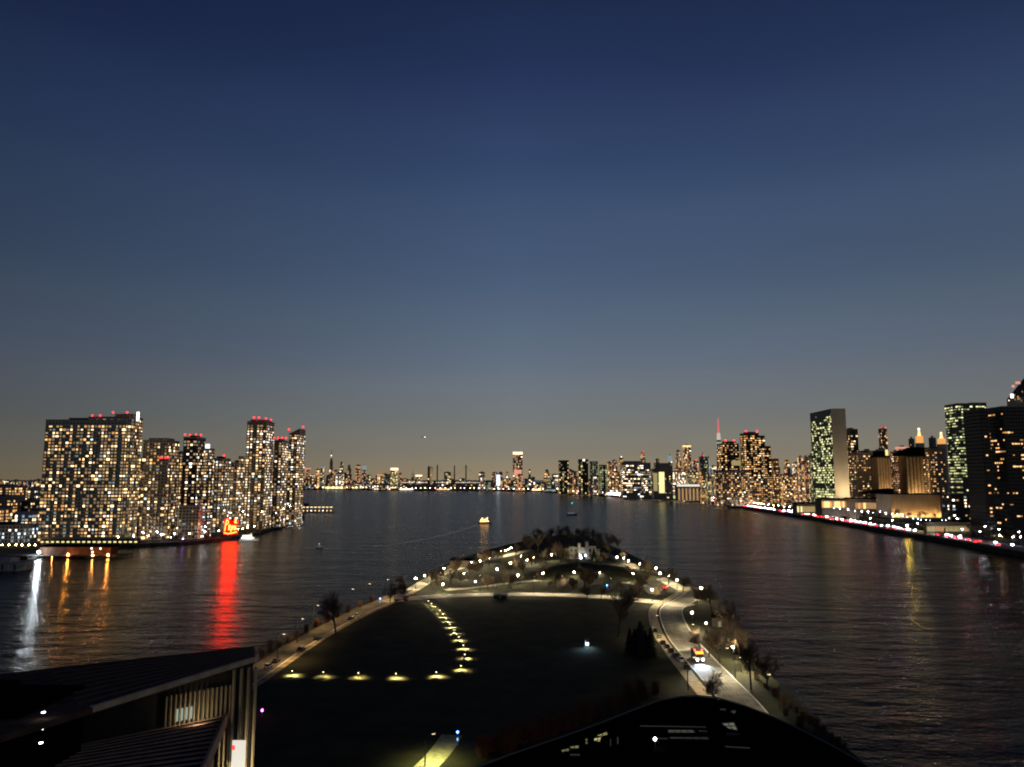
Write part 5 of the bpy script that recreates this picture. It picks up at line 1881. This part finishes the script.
for (x, y, k, lab) in [(985, 526.5, 'white', 'white globe lamp farthest up the street by the black tower'), (999, 529.5, 'white', 'white globe lamp second on the street by the black tower'), (1002, 535.5, 'warm', 'warm lamp below the second white globe'), (1013, 537, 'white', 'white lamp nearest the red car lights by the black tower'),
                       (1019, 532, 'white', 'white globe lamp at the frame edge before the black tower'), (957, 518.8, 'white', 'lone white lamp before the green glass office'), (971, 519, 'white', 'white lamp right before the black tower corner'), (988, 540, 'warm', 'low warm lamp by the river road barrier'),
                       (965.5, 523, 'warm', 'warm lamp on top of the yellow lit wall'), (955, 526.5, 'warm', 'warm lamp halfway along the yellow lit wall')]:
    q = at_y(x, y, 800 if x > 980 else 880)
    city_lamp(k, (q.x, q.y, q.z - 8), lab, 'street lamps by the black tower')
for i in range(62):
    s = 200 + i * 36
    p, ang = along(s, 28.5)
    if p is None or p.y < 560:
        continue
    if 880 < p.y < 1270 and i % 2:
        continue
    zone = next(z for lim, z in ZONES if p.y < lim)
    city_lamp('white' if random.random() < .6 else 'warm', (p.x, p.y, 5.0), 'street lamp beside the river road ' + zone, 'street lamps of the river road')

# left shore esplanade lamps
ql = smooth_line(QS[2:8], 8)
k = 0
for i, p in enumerate(offset_line(ql, -7)):
    if i % 2 == 0 or i > 26:
        px = 512 + 770 * p.x / p.y
        kind = random.choice(('warm', 'warm', 'white', 'warm', 'white'))
        near = 'under the domed tower' if px < 180 else ('under the slender dark tower' if px < 214 else ('around the red neon sign' if px < 246 else ('under the tallest left tower' if px < 274 else 'at the slanted roof tower')))
        city_lamp(kind, (p.x, p.y, 3), f'{"yellow" if kind == "warm" else "white"} esplanade lamp {near}', 'esplanade lamps on the left shore')
for (x, y, kd, lab) in [(183, 537, 'violet', 'violet lamp under the slender dark tower'), (171, 537.5, 'blue', 'bluish lamp by the domed tower steps'), (157, 533, 'white', 'tall white lamp before the domed tower'), (143, 534, 'white', 'tall white lamp between slab and domed tower'), (248, 515, 'blue', 'bluish lamp behind the red neon sign'), (243, 512, 'white', 'white lamp over the red neon sign'), (262, 512, 'warm', 'amber lamp under the tallest left tower'), (205, 527.5, 'white', 'white double lamp before the low cream block'), (276, 513, 'blue', 'bluish lamp at the foot of the beacon line tower'), (284, 509, 'warm', 'yellow lamp before the slanted roof tower'), (290, 507, 'white', 'white lamp beside the slanted roof tower')]:
    q = at_y(x, y, 790 if x < 210 else 880)
    city_lamp(kd, (q.x, q.y, q.z - 7), lab, 'tall lamps on the left shore')

for k, x in enumerate((2, 9, 16, 22, 29, 35)):
    q = at_y(x, 545, 735)
    city_lamp('warm', (q.x, q.y, q.z - 7), 'yellow quay lamp in front of the white lit glass hall', 'quay lamps by the glass hall')

# far waterline lamps
i = 0
for k in range(64):
    x = 318 + k * 4.9 + random.uniform(-1, 1)
    Y = 4600 if x < 400 else (4250 if x < 490 else (3900 if x < 560 else 3200))
    if x > 632:
        break
    kd = random.choice(('far_warm', 'far_warm', 'far_white', 'far_rose') if x > 400 else ('far_warm', 'far_white'))
    nm = min(ANCH, key=lambda a: abs(a[0] - x))[1]
    q = px_to_x(x, Y, 10)
    city_lamp(kd, (q, Y, 3.5 if x < 400 else 4), f'{dict(far_warm="yellow", far_white="white", far_rose="rosy")[kd]} quay lamp on the far waterline below {nm}', 'quay lamps on the far waterline')

k = 0
st = next(c for c, q in zip(cum, fl) if q.y > 1650)
while True:
    p, ang = along(st + k * 34.0, 29.5)
    if p is None or p.y > 3400:
        break
    kd = random.choice(('far_white', 'far_white', 'far_warm', 'far_rose'))
    x = 512 + 764 * p.x / p.y
    nm = min(ANCH, key=lambda a: abs(a[0] - x))[1]
    o = link('street_lamp', CL[kd], None, (p.x, p.y, 3.5))
    o.scale = (.62, .62, .75)
    tag(o, f'{dict(far_warm="yellow", far_white="white", far_rose="rosy")[kd]} waterfront lamp on the right shore below {nm}', 'street lamp', 'waterfront lamps on the right shore')
    k += 1

# trees on the two city shores
GL2, GR2 = 'bare trees on the left esplanade', 'bare trees on the right terrace'
for i, p in enumerate(offset_line(ql, -13)):
    if i % 2 == 1 and i < 36:
        px = 512 + 770 * p.x / p.y
        near = 'under the domed tower' if px < 180 else ('under the slender dark tower' if px < 214 else ('around the red neon sign' if px < 246 else 'under the tallest left tower'))
        bare_tree(Vector((p.x, p.y, 3)), i % 4, random.uniform(.6, .9), 'dark bare esplanade tree ' + near, GL2)
for i, (x, Y) in enumerate([(872, 1040), (879, 1042), (897, 1035), (904, 1030), (911, 1033), (919, 1028), (926, 1032), (889, 1040), (936, 1020), (864, 1060)]):
    bare_tree(Vector((px_to_x(x, Y, 15), Y, 12.5)), i % 4, random.uniform(.7, 1.0), 'dark bare terrace tree ' + ('against the glowing ribbed wall' if x > 892 and x < 930 else 'beside the glowing ribbed wall'), GR2)
for i, (x, Y) in enumerate([(978, 800), (986, 770), (993, 790), (1003, 760), (1011, 780), (1020, 750), (972, 820), (962, 850)]):
    bare_tree(Vector((px_to_x(x, Y, 10), Y, 4.4)), i % 4, random.uniform(.8, 1.1), 'dark bare street tree at the foot of the black tower', 'street trees by the black tower')


# ------------------------------------------------------------------ the red neon sign
def neon_sign():
    Y = 838
    c = Vector((px_to_x(231, Y, 18), Y, 3))
    root = thing('neon_sign', 'blazing red neon sign on a steel frame at the left shore', 'sign', c, .35)
    root.scale = (.8, .8, .85)
    f = MB()
    for x in (-9, -3, 3, 9):
        f.tube((x, .6, -.2), (x, .6, 24), .25, .2, DARK, 6)
    for z in (4, 13, 22):
        f.tube((-9.5, .6, z), (9.5, .6, z), .15, .15, DARK, 6)
    for x in (-9, 3):
        f.tube((x, .6, 4), (x + 6, .6, 13), .1, .1, DARK, 5)
    f.build('frame', root)
    pn = MB()  # added to block light falling on the towers; red to catch the glow
    pn.box(-9.2, 9.2, .9, 1.1, 4, 23, principled('blocker_red', (.35, .012, .01), .7))
    pn.build('light_blocker', root)
    red = glow('neon_red', (1, .022, .004), 60)
    strokes = [[(-7.5, 8), (-6.5, 18), (-5.5, 22), (-3.6, 21), (-3.4, 17.5), (-6, 15.5)], [(-3, 9), (-1.5, 12), (-.6, 15), (-2.2, 15.5), (-2.6, 11.5), (-.6, 9.2)], [(.2, 6.5), (1.4, 14.5), (2.6, 14), (2.5, 10.2), (.8, 9.8)],
               [(3.4, 14), (4.8, 14.6), (4.4, 11.5), (5.4, 9.5), (3.8, 9.2)], [(6.0, 14.5), (6.4, 9.5), (7.4, 9.8)], [(-8.5, 6.0), (-3, 4.6), (3, 5.6), (8, 6.8)], [(4.5, 18), (5.6, 23), (6.6, 22), (5.6, 17.5), (7.6, 18)]]
    for s in strokes:
        t = MB()
        for a, b in zip(s, s[1:]):
            t.tube((a[0], 0, a[1]), (b[0], 0, b[1]), .7, .7, red, 6)
        t.build('neon_tube', root)


neon_sign()


# ------------------------------------------------------------------ docks and boats
def boat(name, label, loc, rz, L, hullcol, lit, strength=1.0, decks=2, cat='boat'):
    """bow towards +X"""
    root = thing(name, label, cat, loc, rz)
    W = L * .26
    hm = principled('hull_' + '_'.join('%d' % int(c * 100) for c in hullcol), hullcol, .45)
    b = MB()
    out = [(-L / 2, -W / 2), (L * .22, -W / 2), (L * .40, -W * .30), (L / 2, 0), (L * .40, W * .30), (L * .22, W / 2), (-L / 2, W / 2)]
    lo = [(x * .94, y * .8) for x, y in out]
    n = len(out)
    h = L * .10
    b.v = [(x, y, -.4) for x, y in lo] + [(x, y, h * (1.35 if x > L * .3 else 1.0)) for x, y in out]
    for i in range(n):
        j = (i + 1) % n
        b.f.append((i, j, n + j, n + i))
        b.mi.append(b.mat(hm))
    b.f.append(tuple(range(n, 2 * n)))
    b.mi.append(b.mat(hm))
    b.build('hull', root)
    z = h + .004
    for d in range(decks):
        c = MB()
        x0, x1, y = -L * (.42 - .06 * d), L * (.24 - .10 * d), W * (.42 - .07 * d)
        ch = L * .11
        c.box(x0, x1, -y, y, z, z + ch, WHITEPAINT)
        o = c.build('cabin', root)
        k = max(3, int((x1 - x0) / 2.2))
        for i in range(k):
            a = x0 + (i + .15) * (x1 - x0) / k
            w = MB()
            for sgn in (-1, 1):
                w.box(a, a + (x1 - x0) / k * .7, *sorted((sgn * (y + .06), sgn * (y + .003))), z + ch * .35, z + ch * .8, lit)
            w.build('cabin_window', o)
        z += ch + .004
    w = MB()
    w.box(L * .02, L * .14, -W * .22, W * .22, z, z + L * .08, WHITEPAINT)
    w.box(L * .141, L * .146, -W * .18, W * .18, z + L * .03, z + L * .07, GLASSDARK)
    w.build('wheelhouse', root)
    m = MB()
    m.tube((0, 0, z), (0, 0, z + L * .2), .12, .06, STEEL, 6)
    m.build('mast', root)
    return root


bt = boat('ferry', 'small ferry lit orange out on the open river', on_z(485, 523.5, 0), .35, 21, (.5, .45, .4), glow('ferry_window', (1, .52, .16), 9), 1, 2, 'ferry')
for (x, col_, s) in ((-5, (1, .45, .12), 40), (3, (1, .6, .3), 30)):
    g = MB()
    g.tube((x, -1.5, 6), (x, -1.5, 7.2), .06, .06, STEEL, 5)
    g.ball((x, -1.5, 7.5), .4, glow('deck_lamp_%d' % s, col_, s), 8, 5)
    g.build('deck_lamp', bt)
b2 = boat('moored_ferry', 'white lit ferry moored below the red neon sign', on_z(249.5, 541, 0), .1, 20, (.7, .7, .66), ROOM['white'], 1, 2, 'ferry')
spot('deck_light', b2, (0, -12, 8), 5000, (1, .93, .8), 120, .8, (0, 1, -.4), .3)
boat('dark_boat', 'dark unlit boat on the river beyond the island tip', on_z(572, 515, 0), .2, 20, (.02, .02, .025), ROOM['cool_dim'], 1, 1)
b3 = boat('small_launch', 'small launch with one white light off the left shore', on_z(319, 548, 0), 2.6, 8, (.3, .3, .3), ROOM['cool_dim'], 1, 1)
g = MB()
g.tube((0, 0, 2), (0, 0, 3.6), .05, .05, STEEL, 5)
g.ball((0, 0, 3.8), .3, ROOM['white'], 8, 5)
g.build('mast_light', b3)


def buoy():
    root = thing('buoy', 'small buoy showing a teal light far down the river', 'buoy', on_z(572, 505, 0))
    b = MB()
    b.lathe([(1.6, -.3), (1.8, .6), (1.0, 1.2), (.3, 1.6)], principled('buoy_green', (.03, .15, .08), .5), 10)
    b.build('float', root)
    b = MB()
    for a in range(3):
        t = a * 2.1
        b.tube((math.cos(t), math.sin(t), 1.2), (.15 * math.cos(t), .15 * math.sin(t), 4.2), .07, .05, STEEL, 5)
    b.build('tower', root)
    b = MB()
    b.ball((0, 0, 4.7), .8, glow('teal_light', (.05, .75, .72), 7), 8, 6)
    b.build('lamp_lens', root)


buoy()


def barge():
    p = on_z(22, 571, 0)
    root = thing('barge', 'dark grey barge moored at the left edge of the river', 'barge', (p.x, p.y, 0), .12)
    m = principled('barge_grey', (.30, .30, .29), .7, noise_amt=.4, noise_scale=.3)
    h = MB()
    h.prism([(-60, 0), (-4, 0), (0, 4), (0, 16), (-4, 20), (-60, 20)], -.5, 5.5, m)
    h.build('hull', root)
    h = MB()
    h.box(-58, -10, 3, 17, 5.503, 8.5, m)
    h.build('cargo_cover', root)
    for i in range(6):
        q = MB()
        q.tube((-5 - i * 8, -.25, .8), (-5 - i * 8, -.25, 4.6), .5, .5, RUBBER, 8)
        q.build('fender', root)


barge()


def dock():
    Y = 655
    X0, X1 = px_to_x(26, Y, 3), px_to_x(112, Y, 3)
    root = thing('dock', 'long dark timber dock along the left shore', 'dock', (X0, Y, 0))
    d = MB()
    d.box(0, px_to_x(126, Y, 3) - X0, -6, 14, 1.2, 2.0, principled('dock_timber', (.07, .055, .045), .9, noise_amt=.4, noise_scale=.5))
    d.build('deck', root)
    for i in range(14):
        q = MB()
        q.tube((2 + i * 6.3, -5.5, -1), (2 + i * 6.3, -5.5, 1.198), .3, .3, BARK, 6)
        q.build('pile', root)
    shed = thing('dock_shed', 'low brown dock shed lit orange by four lamps', 'shed', (X0 + 2, Y + 1, 2.0))
    w = X1 - X0 - 4
    b = MB()
    b.box(8, w, 0, 12, .003, 6.6, principled('rust_wall', (.07, .035, .022), .85, noise_amt=.35, noise_scale=.25))
    b.build('wall', shed)
    r = MB()
    r.prism([(7, -1), (w + 1, -1), (w + 1, 13), (7, 13)], 6.603, 7, BLACKROOF, None, [6.9, 6.9, 7.6, 7.6])
    r.build('roof', shed)
    for (px_, py_) in ((91.6, 548.4), (100.5, 548.6), (92.5, 552)):
        q = at_y(px_, py_, Y + 1)
        v = MB()
        v.box(q.x - X0 - 2 - .7, q.x - X0 - 2 + .7, -.1, -.003, q.z - 2 - .7, q.z - 2 + .7, ROOM['white'])
        v.build('lit_window', shed)
    for i, (px_, py_) in enumerate(((52, 556.5), (68, 555), (92.7, 555.5), (108, 555))):
        q = at_y(px_, py_, Y - 4.5)
        city_lamp('orange', (q.x, q.y, q.z - 5), 'orange dock lamp ' + ('nearest the white floodlight', 'brightest of the dock row', 'under the white dock windows', 'at the outer end of the dock shed')[i], 'orange dock lamps')
    q = at_y(38.7, 552, Y - 6)
    root = thing('dock_floodlight', 'dazzling white floodlight on the dock by the barge', 'floodlight', (q.x, q.y, 2.0))
    p = MB()
    p.tube((0, 0, 0), (0, 0, q.z - 2.3), .15, .12, STEEL, 6)
    p.build('pole', root)
    g = MB()
    g.ball((0, 0, q.z - 2), .8, glow('floodlight_white', (.80, .92, 1), 650), 10, 6)
    g.build('lamp_head', root)


dock()


def ferry_pier():
    Y = 1500
    X0, X1 = px_to_x(298, Y, 5), px_to_x(333, Y, 5)
    w = X1 - X0
    root = thing('ferry_pier', 'pier strung with yellow lamps beyond the slanted roof tower', 'pier', (X0, Y, 0))
    d = MB()
    d.box(0, w, 0, 16, 1.0, 2.2, CONCRETE)
    d.build('deck', root)
    r = MB()
    r.box(2, w - 3, 1, 15, 10.5, 11.6, STEEL)
    r.build('canopy', root)
    for i in range(9):
        x = 3 + i * (w - 7) / 8
        q = MB()
        q.tube((x, 1.5, 2.2), (x, 1.5, 10.5), .3, .3, STEEL, 6)
        q.tube((x, 1.5, -1), (x, 1.5, 1), .5, .5, BARK, 6)
        q.build('column', root)
        g = MB()
        g.box(x - 2.2, x + 2.2, .6, .98, 10.7, 11.5, ROOM['warm_bright'])
        g.build('canopy_light', root)
        g = MB()
        g.ball((x, -.2, 4.5), .7, glow('pier_lamp_a', (1, .6, .2), 7) if i % 3 else glow('pier_lamp_b', (.9, .95, 1), 9), 6, 5)
        g.tube((x, -.2, 2.2), (x, -.2, 4), .08, .08, STEEL, 5)
        g.build('deck_lamp', root)


ferry_pier()


def aircraft():
    q = at_y(423, 437, 5200)
    root = thing('aircraft', 'distant aircraft with a bright white light high over the far shore', 'aircraft', q, .9)
    b = MB()
    b.lathe([(.3, -17), (1.6, -13), (2.0, -6), (2.0, 8), (1.2, 14), (.4, 19)], WHITEPAINT, 10)
    b.v = [(x, z, y) for x, y, z in b.v]
    b.build('fuselage', root)
    b = MB()
    b.prism([(-17, 3), (0, -4), (17, 3), (17, 4.5), (0, 1), (-17, 4.5)], -.4, 0, WHITEPAINT)
    b.build('wing', root)
    b = MB()
    b.prism([(-.2, 13), (.2, 13), (.2, 18), (-.2, 18)], 1, 7, WHITEPAINT, None, [2, 2, 7, 7])
    b.build('tail_fin', root)
    b = MB()
    b.ball((0, -17.5, -1), 1.9, glow('landing_light', (1, .97, .85), 8), 8, 6)
    b.build('landing_light', root)


aircraft()


# ------------------------------------------------------------------ near buildings
FIN = principled('pale_fin', (.36, .29, .19), .6, noise_amt=.15, noise_scale=.5)
LOUVRE = principled('roof_louvre', (.46, .28, .20), .8, .0, noise_amt=.25, noise_scale=.8)


def slat_building():
    root = thing('slatted_building', 'near building with a long angular slatted roof and lit vertical fins', 'building', (0, 0, 0))
    A, B = Vector((-39.0, 111.0)), Vector((-58.0, 94.5))
    body = MB()
    body.prism([(-70, 84), (B.x, B.y), (A.x, A.y), (-36.6, 113.0), (-40, 119.0), (-62, 105.5), (-72, 100)], GZ - .5, 39.2, principled('dark_cladding', (.03, .028, .026), .7, noise_amt=.3, noise_scale=.5))
    body.build('wall', root)
    roof = [(-36.3, 112.3), (-38.9, 120.0), (-61.8, 106.3), (-72, 100), (-70, 70), (-52.5, 74), (-46.2, 88.9)]
    r = MB()
    r.prism([(x, y) for x, y in roof], 39.3, 40.0, principled('roof_brown', (.12, .072, .052), .95, spec=0.0, noise_amt=.35, noise_scale=.7))
    r.build('roof', root)
    # lip along the front edge of the roof
    lip = MB()
    P, Q = Vector((-36.2, 112.4, 0)), Vector((-46.2, 88.7, 0))
    d = (Q - P).normalized()
    n = Vector((-d.y, d.x, 0))
    a, b = P, Q
    lip.prism([(a.x, a.y), (a.x - n.x * .55, a.y - n.y * .55), (b.x - n.x * .55, b.y - n.y * .55), (b.x, b.y)], 39.45, 40.06, principled('roof_lip', (.75, .52, .30), .8, noise_amt=.25, noise_scale=.6))
    lip.build('roof_edge', root)
    # roof slats
    sl = MB()
    e0, e1 = Vector((-38.6, 118.8, 0)), Vector((-62, 105, 0))
    for i in range(1, 9):
        t = i / 9.0
        s0, s1 = P.lerp(Vector((-38.6, 119.4, 0)), t), Vector((-47, 88, 0)).lerp(Vector((-61.4, 105.6, 0)), t)
        dd = (s1 - s0).normalized()
        nn = Vector((-dd.y, dd.x, 0)) * .12
        sl.prism([(s0.x + nn.x, s0.y + nn.y), (s0.x - nn.x, s0.y - nn.y), (s1.x - nn.x, s1.y - nn.y), (s1.x + nn.x, s1.y + nn.y)], 40.003, 40.14, principled('roof_seam', (.16, .10, .075), .9, spec=0))
    sl.build('roof_slat', root)
    # fins in front of the recessed wall
    dirv = (B - A).normalized()
    nrm = Vector((-dirv.y, dirv.x))
    if nrm.y > 0:
        nrm = -nrm
    N = 15
    for i in range(N):
        p = A + dirv * (i * .6 + .2) + nrm * .35
        f = MB()
        f.box(-.085, .085, -.38, .30, 20 if i < 3 else 31.5, 36.8, FIN)
        o = f.build('fin', root, (p.x, p.y, 0))
        o.rotation_euler = (0, 0, math.atan2(dirv.y, dirv.x))
    lw = MB()
    for i in range(N - 1):
        p = A + dirv * (i * .6 + .5) + nrm * .06
        if i in (8, 9, 10, 11):
            lw.box(p.x - .2, p.x + .2, p.y - .2, p.y + .2, 33.3, 34.8, glow('fin_window', (.8, 1, .85), .35))
    lw.build('lit_window', root)
    spot('unseen_wall_spot', root, tuple((A + dirv * 5 + nrm * 3.2).to_3d() + Vector((0, 0, 33.4))), 260, (1, .80, .50), 150, .6, tuple((-nrm).to_3d() + Vector((0, 0, .5))), .4)
    # corner wall that drops to the ground, with its own fins
    nv = Vector((.78, -.62))
    for i in range(4):
        p = Vector((-38.6, 110.9)).lerp(Vector((-36.2, 112.7)), i / 3) + Vector((.25, -.35))
        f = MB()
        f.box(p.x - .13, p.x + .13, p.y - .35, p.y + .2, GZ - .3, 38.9, FIN)
        f.build('fin', root)
    spot('unseen_wall_spot', root, (-34.5, 107.5, 24), 2400, (1, .80, .45), 120, .7, (-.5, .75, .3), .4)
    # lit display panel
    s = MB()
    c0 = at_y(239.3, 754, 109.6)
    s.box(c0.x - .95, c0.x + .85, 109.4, 109.55, c0.z - 1.9, c0.z + 1.8, glow('display_white', (1, .94, .80), .8))
    s.build('display_panel', root)
    s = MB()
    s.box(c0.x - .93, c0.x - .55, 109.33, 109.395, c0.z + .6, c0.z + 1.2, glow('display_red', (1, .05, .05), 2))
    s.build('display_mark', root)
    # lower louvred roof
    lo = MB()
    L = [Vector((-39.3, 110.3)), Vector((-58.2, 94.0)), Vector((-58.2, 84.0)), Vector((-33.2, 84.0))]
    lo.prism([(v.x, v.y) for v in reversed(L)], 32.3, 32.8, principled('lower_roof', (.008, .007, .006), .95, spec=0))
    lo.build('lower_roof', root)
    for i in range(15):
        t = i / 15.0
        p0, p1 = L[0].lerp(L[3], t), L[1].lerp(Vector((-62, 78)), t)
        dd = (p1 - p0).normalized()
        nn = Vector((-dd.y, dd.x)) * .36
        b = MB()
        b.prism([(p0.x + nn.x, p0.y + nn.y), (p0.x - nn.x, p0.y - nn.y), (p1.x - nn.x, p1.y - nn.y), (p1.x + nn.x, p1.y + nn.y)], 32.803, 32.9, LOUVRE, None, [32.93, 32.87, 32.87, 32.93])
        b.build('louvre', root)
    ed = MB()
    p0, p1 = L[0], L[3]
    ed.prism([(p0.x, p0.y), (p1.x, p1.y), (p1.x + .35, p1.y), (p0.x + .35, p0.y)], 31.6, 33.3, LOUVRE)
    ed.build('roof_edge', root)
    return root


slat_building()


def plant_block():
    root = thing('roof_plant_block', 'black rooftop block with small white lamps at the left edge', 'building', (-72, 84.5, 0))
    b = MB()
    b.prism([(-14, 0), (20.2, 0), (20.6, 12), (-14, 12)], GZ, 40.4, BLACKROOF)
    b.build('wall', root)
    b = MB()
    b.box(-12, 14, 3, 10, 40.403, 41.5, BLACKROOF)
    b.build('machinery', root)
    for (px_, py_) in ((43.2, 712.5), (47.5, 722.8), (42, 729), (40.6, 743)):
        q = at_y(px_, py_, 84.3)
        f = MB()
        f.box(q.x + 72 - .13, q.x + 72 + .13, -.3, -.003, q.z - .05, q.z + .05, glow('bulkhead_lamp', (.85, .90, 1), 9))
        f.build('bulkhead_lamp', root)
        spot('lamp_light', root, (q.x + 72 + .5, -.6, q.z + .1), 60, (.85, .9, 1), 80, .9, (1, -.12, -.25), .1)


plant_block()


def curved_roof_building():
    z = 30.0
    pts = [on_z(x, y, z) for x, y in [(470, 771), (510, 755.5), (560, 738.5), (600, 724), (635, 710), (660, 701), (680, 697), (697, 696.3), (717, 698.5), (740, 704.5), (770, 716), (800, 730), (835, 748), (875, 771)]]
    near = [Vector((46, 88, z)), Vector((-8, 88, z))]
    outl = [(p.x, p.y) for p in pts] + [(p.x, p.y) for p in near]
    root = thing('curved_roof_building', 'near black building with a broad curved roof and lit skylights', 'building', (0, 0, 0))
    r = MB()
    poly = list(reversed(outl))
    r.prism(poly, z - .9, z, BLACKROOF)
    r.build('roof', root)
    cx = sum(p[0] for p in outl) / len(outl)
    cy = sum(p[1] for p in outl) / len(outl)
    w = MB()
    w.prism([(cx + (x - cx) * .93, cy + (y - cy) * .93) for x, y in poly], GZ - .5, z - .903, GLASSDARK)
    w.build('wall', root)
    e = MB()
    for a, b in zip(pts[:-1], pts[1:]):
        e.tube((a.x, a.y, z + .12), (b.x, b.y, z + .12), .10, .10, principled('roof_kerb', (.20, .19, .17), .6), 5)
    e.build('roof_kerb', root)

    def px_poly(name, corners, key, zz=z + .25, dark=None):
        p = [on_z(x, y, zz) for x, y in corners]
        m = MB()
        m.prism([(q.x, q.y) for q in p], z + .003, zz, DARK, ROOM.get(key) or MATS.get(key) or key)
        o = m.build(name, root)
        if len(corners) == 4 and key is not Gd:
            g = MB()
            lw = (p[0] - p[1]).length
            n = max(1, int(lw / 1.1))
            for k in range(1, n + 1):
                t = k / (n + 1.0)
                a, b = p[0].lerp(p[1], t), p[3].lerp(p[2], t)
                g.tube((a.x, a.y, zz + .03), (b.x, b.y, zz + .03), .06, .06, DARK, 4)
            for a, b in ((p[0], p[1]), (p[1], p[2]), (p[2], p[3]), (p[3], p[0])):
                g.tube((a.x, a.y, zz + .04), (b.x, b.y, zz + .04), .09, .09, DARK, 4)
            a, b = p[0].lerp(p[3], .45), p[1].lerp(p[2], .55)
            g.tube((a.x, a.y, zz + .03), (b.x, b.y, zz + .03), .07, .07, DARK, 4)
            g.build('skylight_frame', o)
        return o
    Gy = glow('skylight_yellow', (.95, .88, .36), .60)
    Gw = glow('skylight_dim', (.80, .74, .50), .16)
    Gd = glow('skylight_faint', (.6, .5, .4), .03)
    for cs in ([(561, 750.5), (569, 748.5), (570, 751), (562, 753)], [(570, 747), (579, 745.5), (579, 748.5), (570, 749.5)], [(594, 738.5), (601.5, 737), (600, 743.5), (593.5, 744)], [(597, 735.5), (607, 732), (608, 735), (598, 738)],
               [(585.5, 739), (587.5, 738.5), (587.5, 744.5), (585.5, 745)]):
        px_poly('skylight', list(reversed(cs)), Gy)
    for cs in ([(668, 730.2), (693, 730.2), (695.5, 733.2), (668, 733.2)], [(670, 737.5), (708, 737.5), (709, 739.8), (670, 739.8)], [(699, 730.5), (707, 731), (707, 733), (699, 732.5)], [(721, 723.5), (734, 722.5), (738, 731), (728, 729)],
               [(720, 709), (726, 709), (726, 711), (720, 711)], [(731, 711.2), (736, 710.5), (735, 714), (731, 713)], [(727, 734), (739, 734), (739, 735.5), (727, 735.5)]):
        px_poly('skylight', list(reversed(cs)), Gw)
    for cs in ([(640, 725.4), (706, 726.6), (706, 727.4), (640, 726.4)], [(645, 737.8), (668, 738), (668, 739), (645, 738.8)], [(725, 746), (750, 747.5), (750, 748.6), (725, 747)], [(570, 754), (580, 754), (580, 755.5), (570, 755.5)],
               [(617, 737), (618.5, 737), (618.5, 744), (617, 744)], [(610, 739), (611, 739), (611, 746), (610, 746)]):
        px_poly('skylight', list(reversed(cs)), Gd)
    q = on_z(655, 739, z + 1.2)
    l = MB()
    l.tube((q.x, q.y, z), (q.x, q.y, z + 1.0), .06, .06, STEEL, 6)
    l.build('lamp_post', root)
    l = MB()
    l.ball((q.x, q.y, z + 1.2), .22, glow('roof_lamp', (1, .93, .82), 12), 8, 6)
    l.build('roof_lamp', root)
    for x, y, pw in ((500, 763, 2600), (545, 747, 2600), (600, 728, 2600), (640, 711, 2600)):  # unseen lamps added to brighten the shrubs beyond the roof
        q = on_z(x, y, z - 3)
        spot('unseen_wall_spot', root, (q.x - 2.5, q.y + 2.5, z - 2), pw, (1, .62, .34), 130, .8, (-.25, .75, -.9), .2)
    # roof machinery, barely seen
    for (x, y, s) in ((600, 752, 1.2), (640, 748, 1.6), (760, 742, 1.4), (700, 715, 1.0), (690, 752, 1.3)):
        p = on_z(x, y, z)
        b = MB()
        b.box(p.x - s, p.x + s, p.y - s * .6, p.y + s * .6, z + .003, z + 1.1, BLACKROOF)
        b.build('roof_unit', root)


curved_roof_building()

# wakes on the river
FOAM = bpy.data.materials['river_water'].copy()
FOAM.name = 'wake_water'
FOAM.node_tree.nodes['Principled BSDF'].inputs['IOR'].default_value = 2.0
FOAM.node_tree.nodes['Principled BSDF'].inputs['Base Color'].default_value = (.06, .06, .065, 1)
for k, pts in enumerate(([(300, 548), (335, 548.5), (375, 546.5), (415, 541), (450, 533.5), (478, 525)], [(322, 531), (340, 533), (362, 533.5), (382, 532.5)], [(840, 560), (880, 567), (915, 574), (945, 580)])):
    wl_ = smooth_line([on_z(x, y, 0) for x, y in pts], 8)
    n_ = len(wl_)
    L_ = [p + (q_ - p) * .5 * (1 + .25 * math.sin(i * 1.7)) for i, (p, q_) in enumerate(zip(offset_line(wl_, -(5, 6, 1.2)[k]), wl_))]
    ribbon('wake', L_, offset_line(wl_, (3, 4, .8)[k]), .06, FOAM)

CL['sodium'] = city_lamp_mesh(8, .6, glow('city_lamp_sodium', (1, .66, .10), 800), False)
p, ang = along(next(c for c, q in zip(cum, fl) if q.y > 885), 1.8)
city_lamp('sodium', (p.x, p.y, 4.4), 'single strong yellow lamp on the sea wall below the ribbed hall', 'street lamps of the river road')

# look-alikes standing in one row: say which place in the row each one has
ROWS = {}
for o in bpy.data.objects:
    if o.get('category') and o.get('label'):
        ROWS.setdefault(o['label'], []).append(o)
NTH = ['first', 'second', 'third', 'fourth', 'fifth', 'sixth', 'seventh', 'eighth', 'ninth', 'tenth', 'eleventh', 'twelfth', 'thirteenth', 'fourteenth']
for lab, row in ROWS.items():
    if 1 < len(row) <= 14:
        row.sort(key=lambda o: o.location.x / max(1.0, o.location.y))
        for k, o in enumerate(row):
            o['label'] = f'{lab}, {NTH[k]} from left'
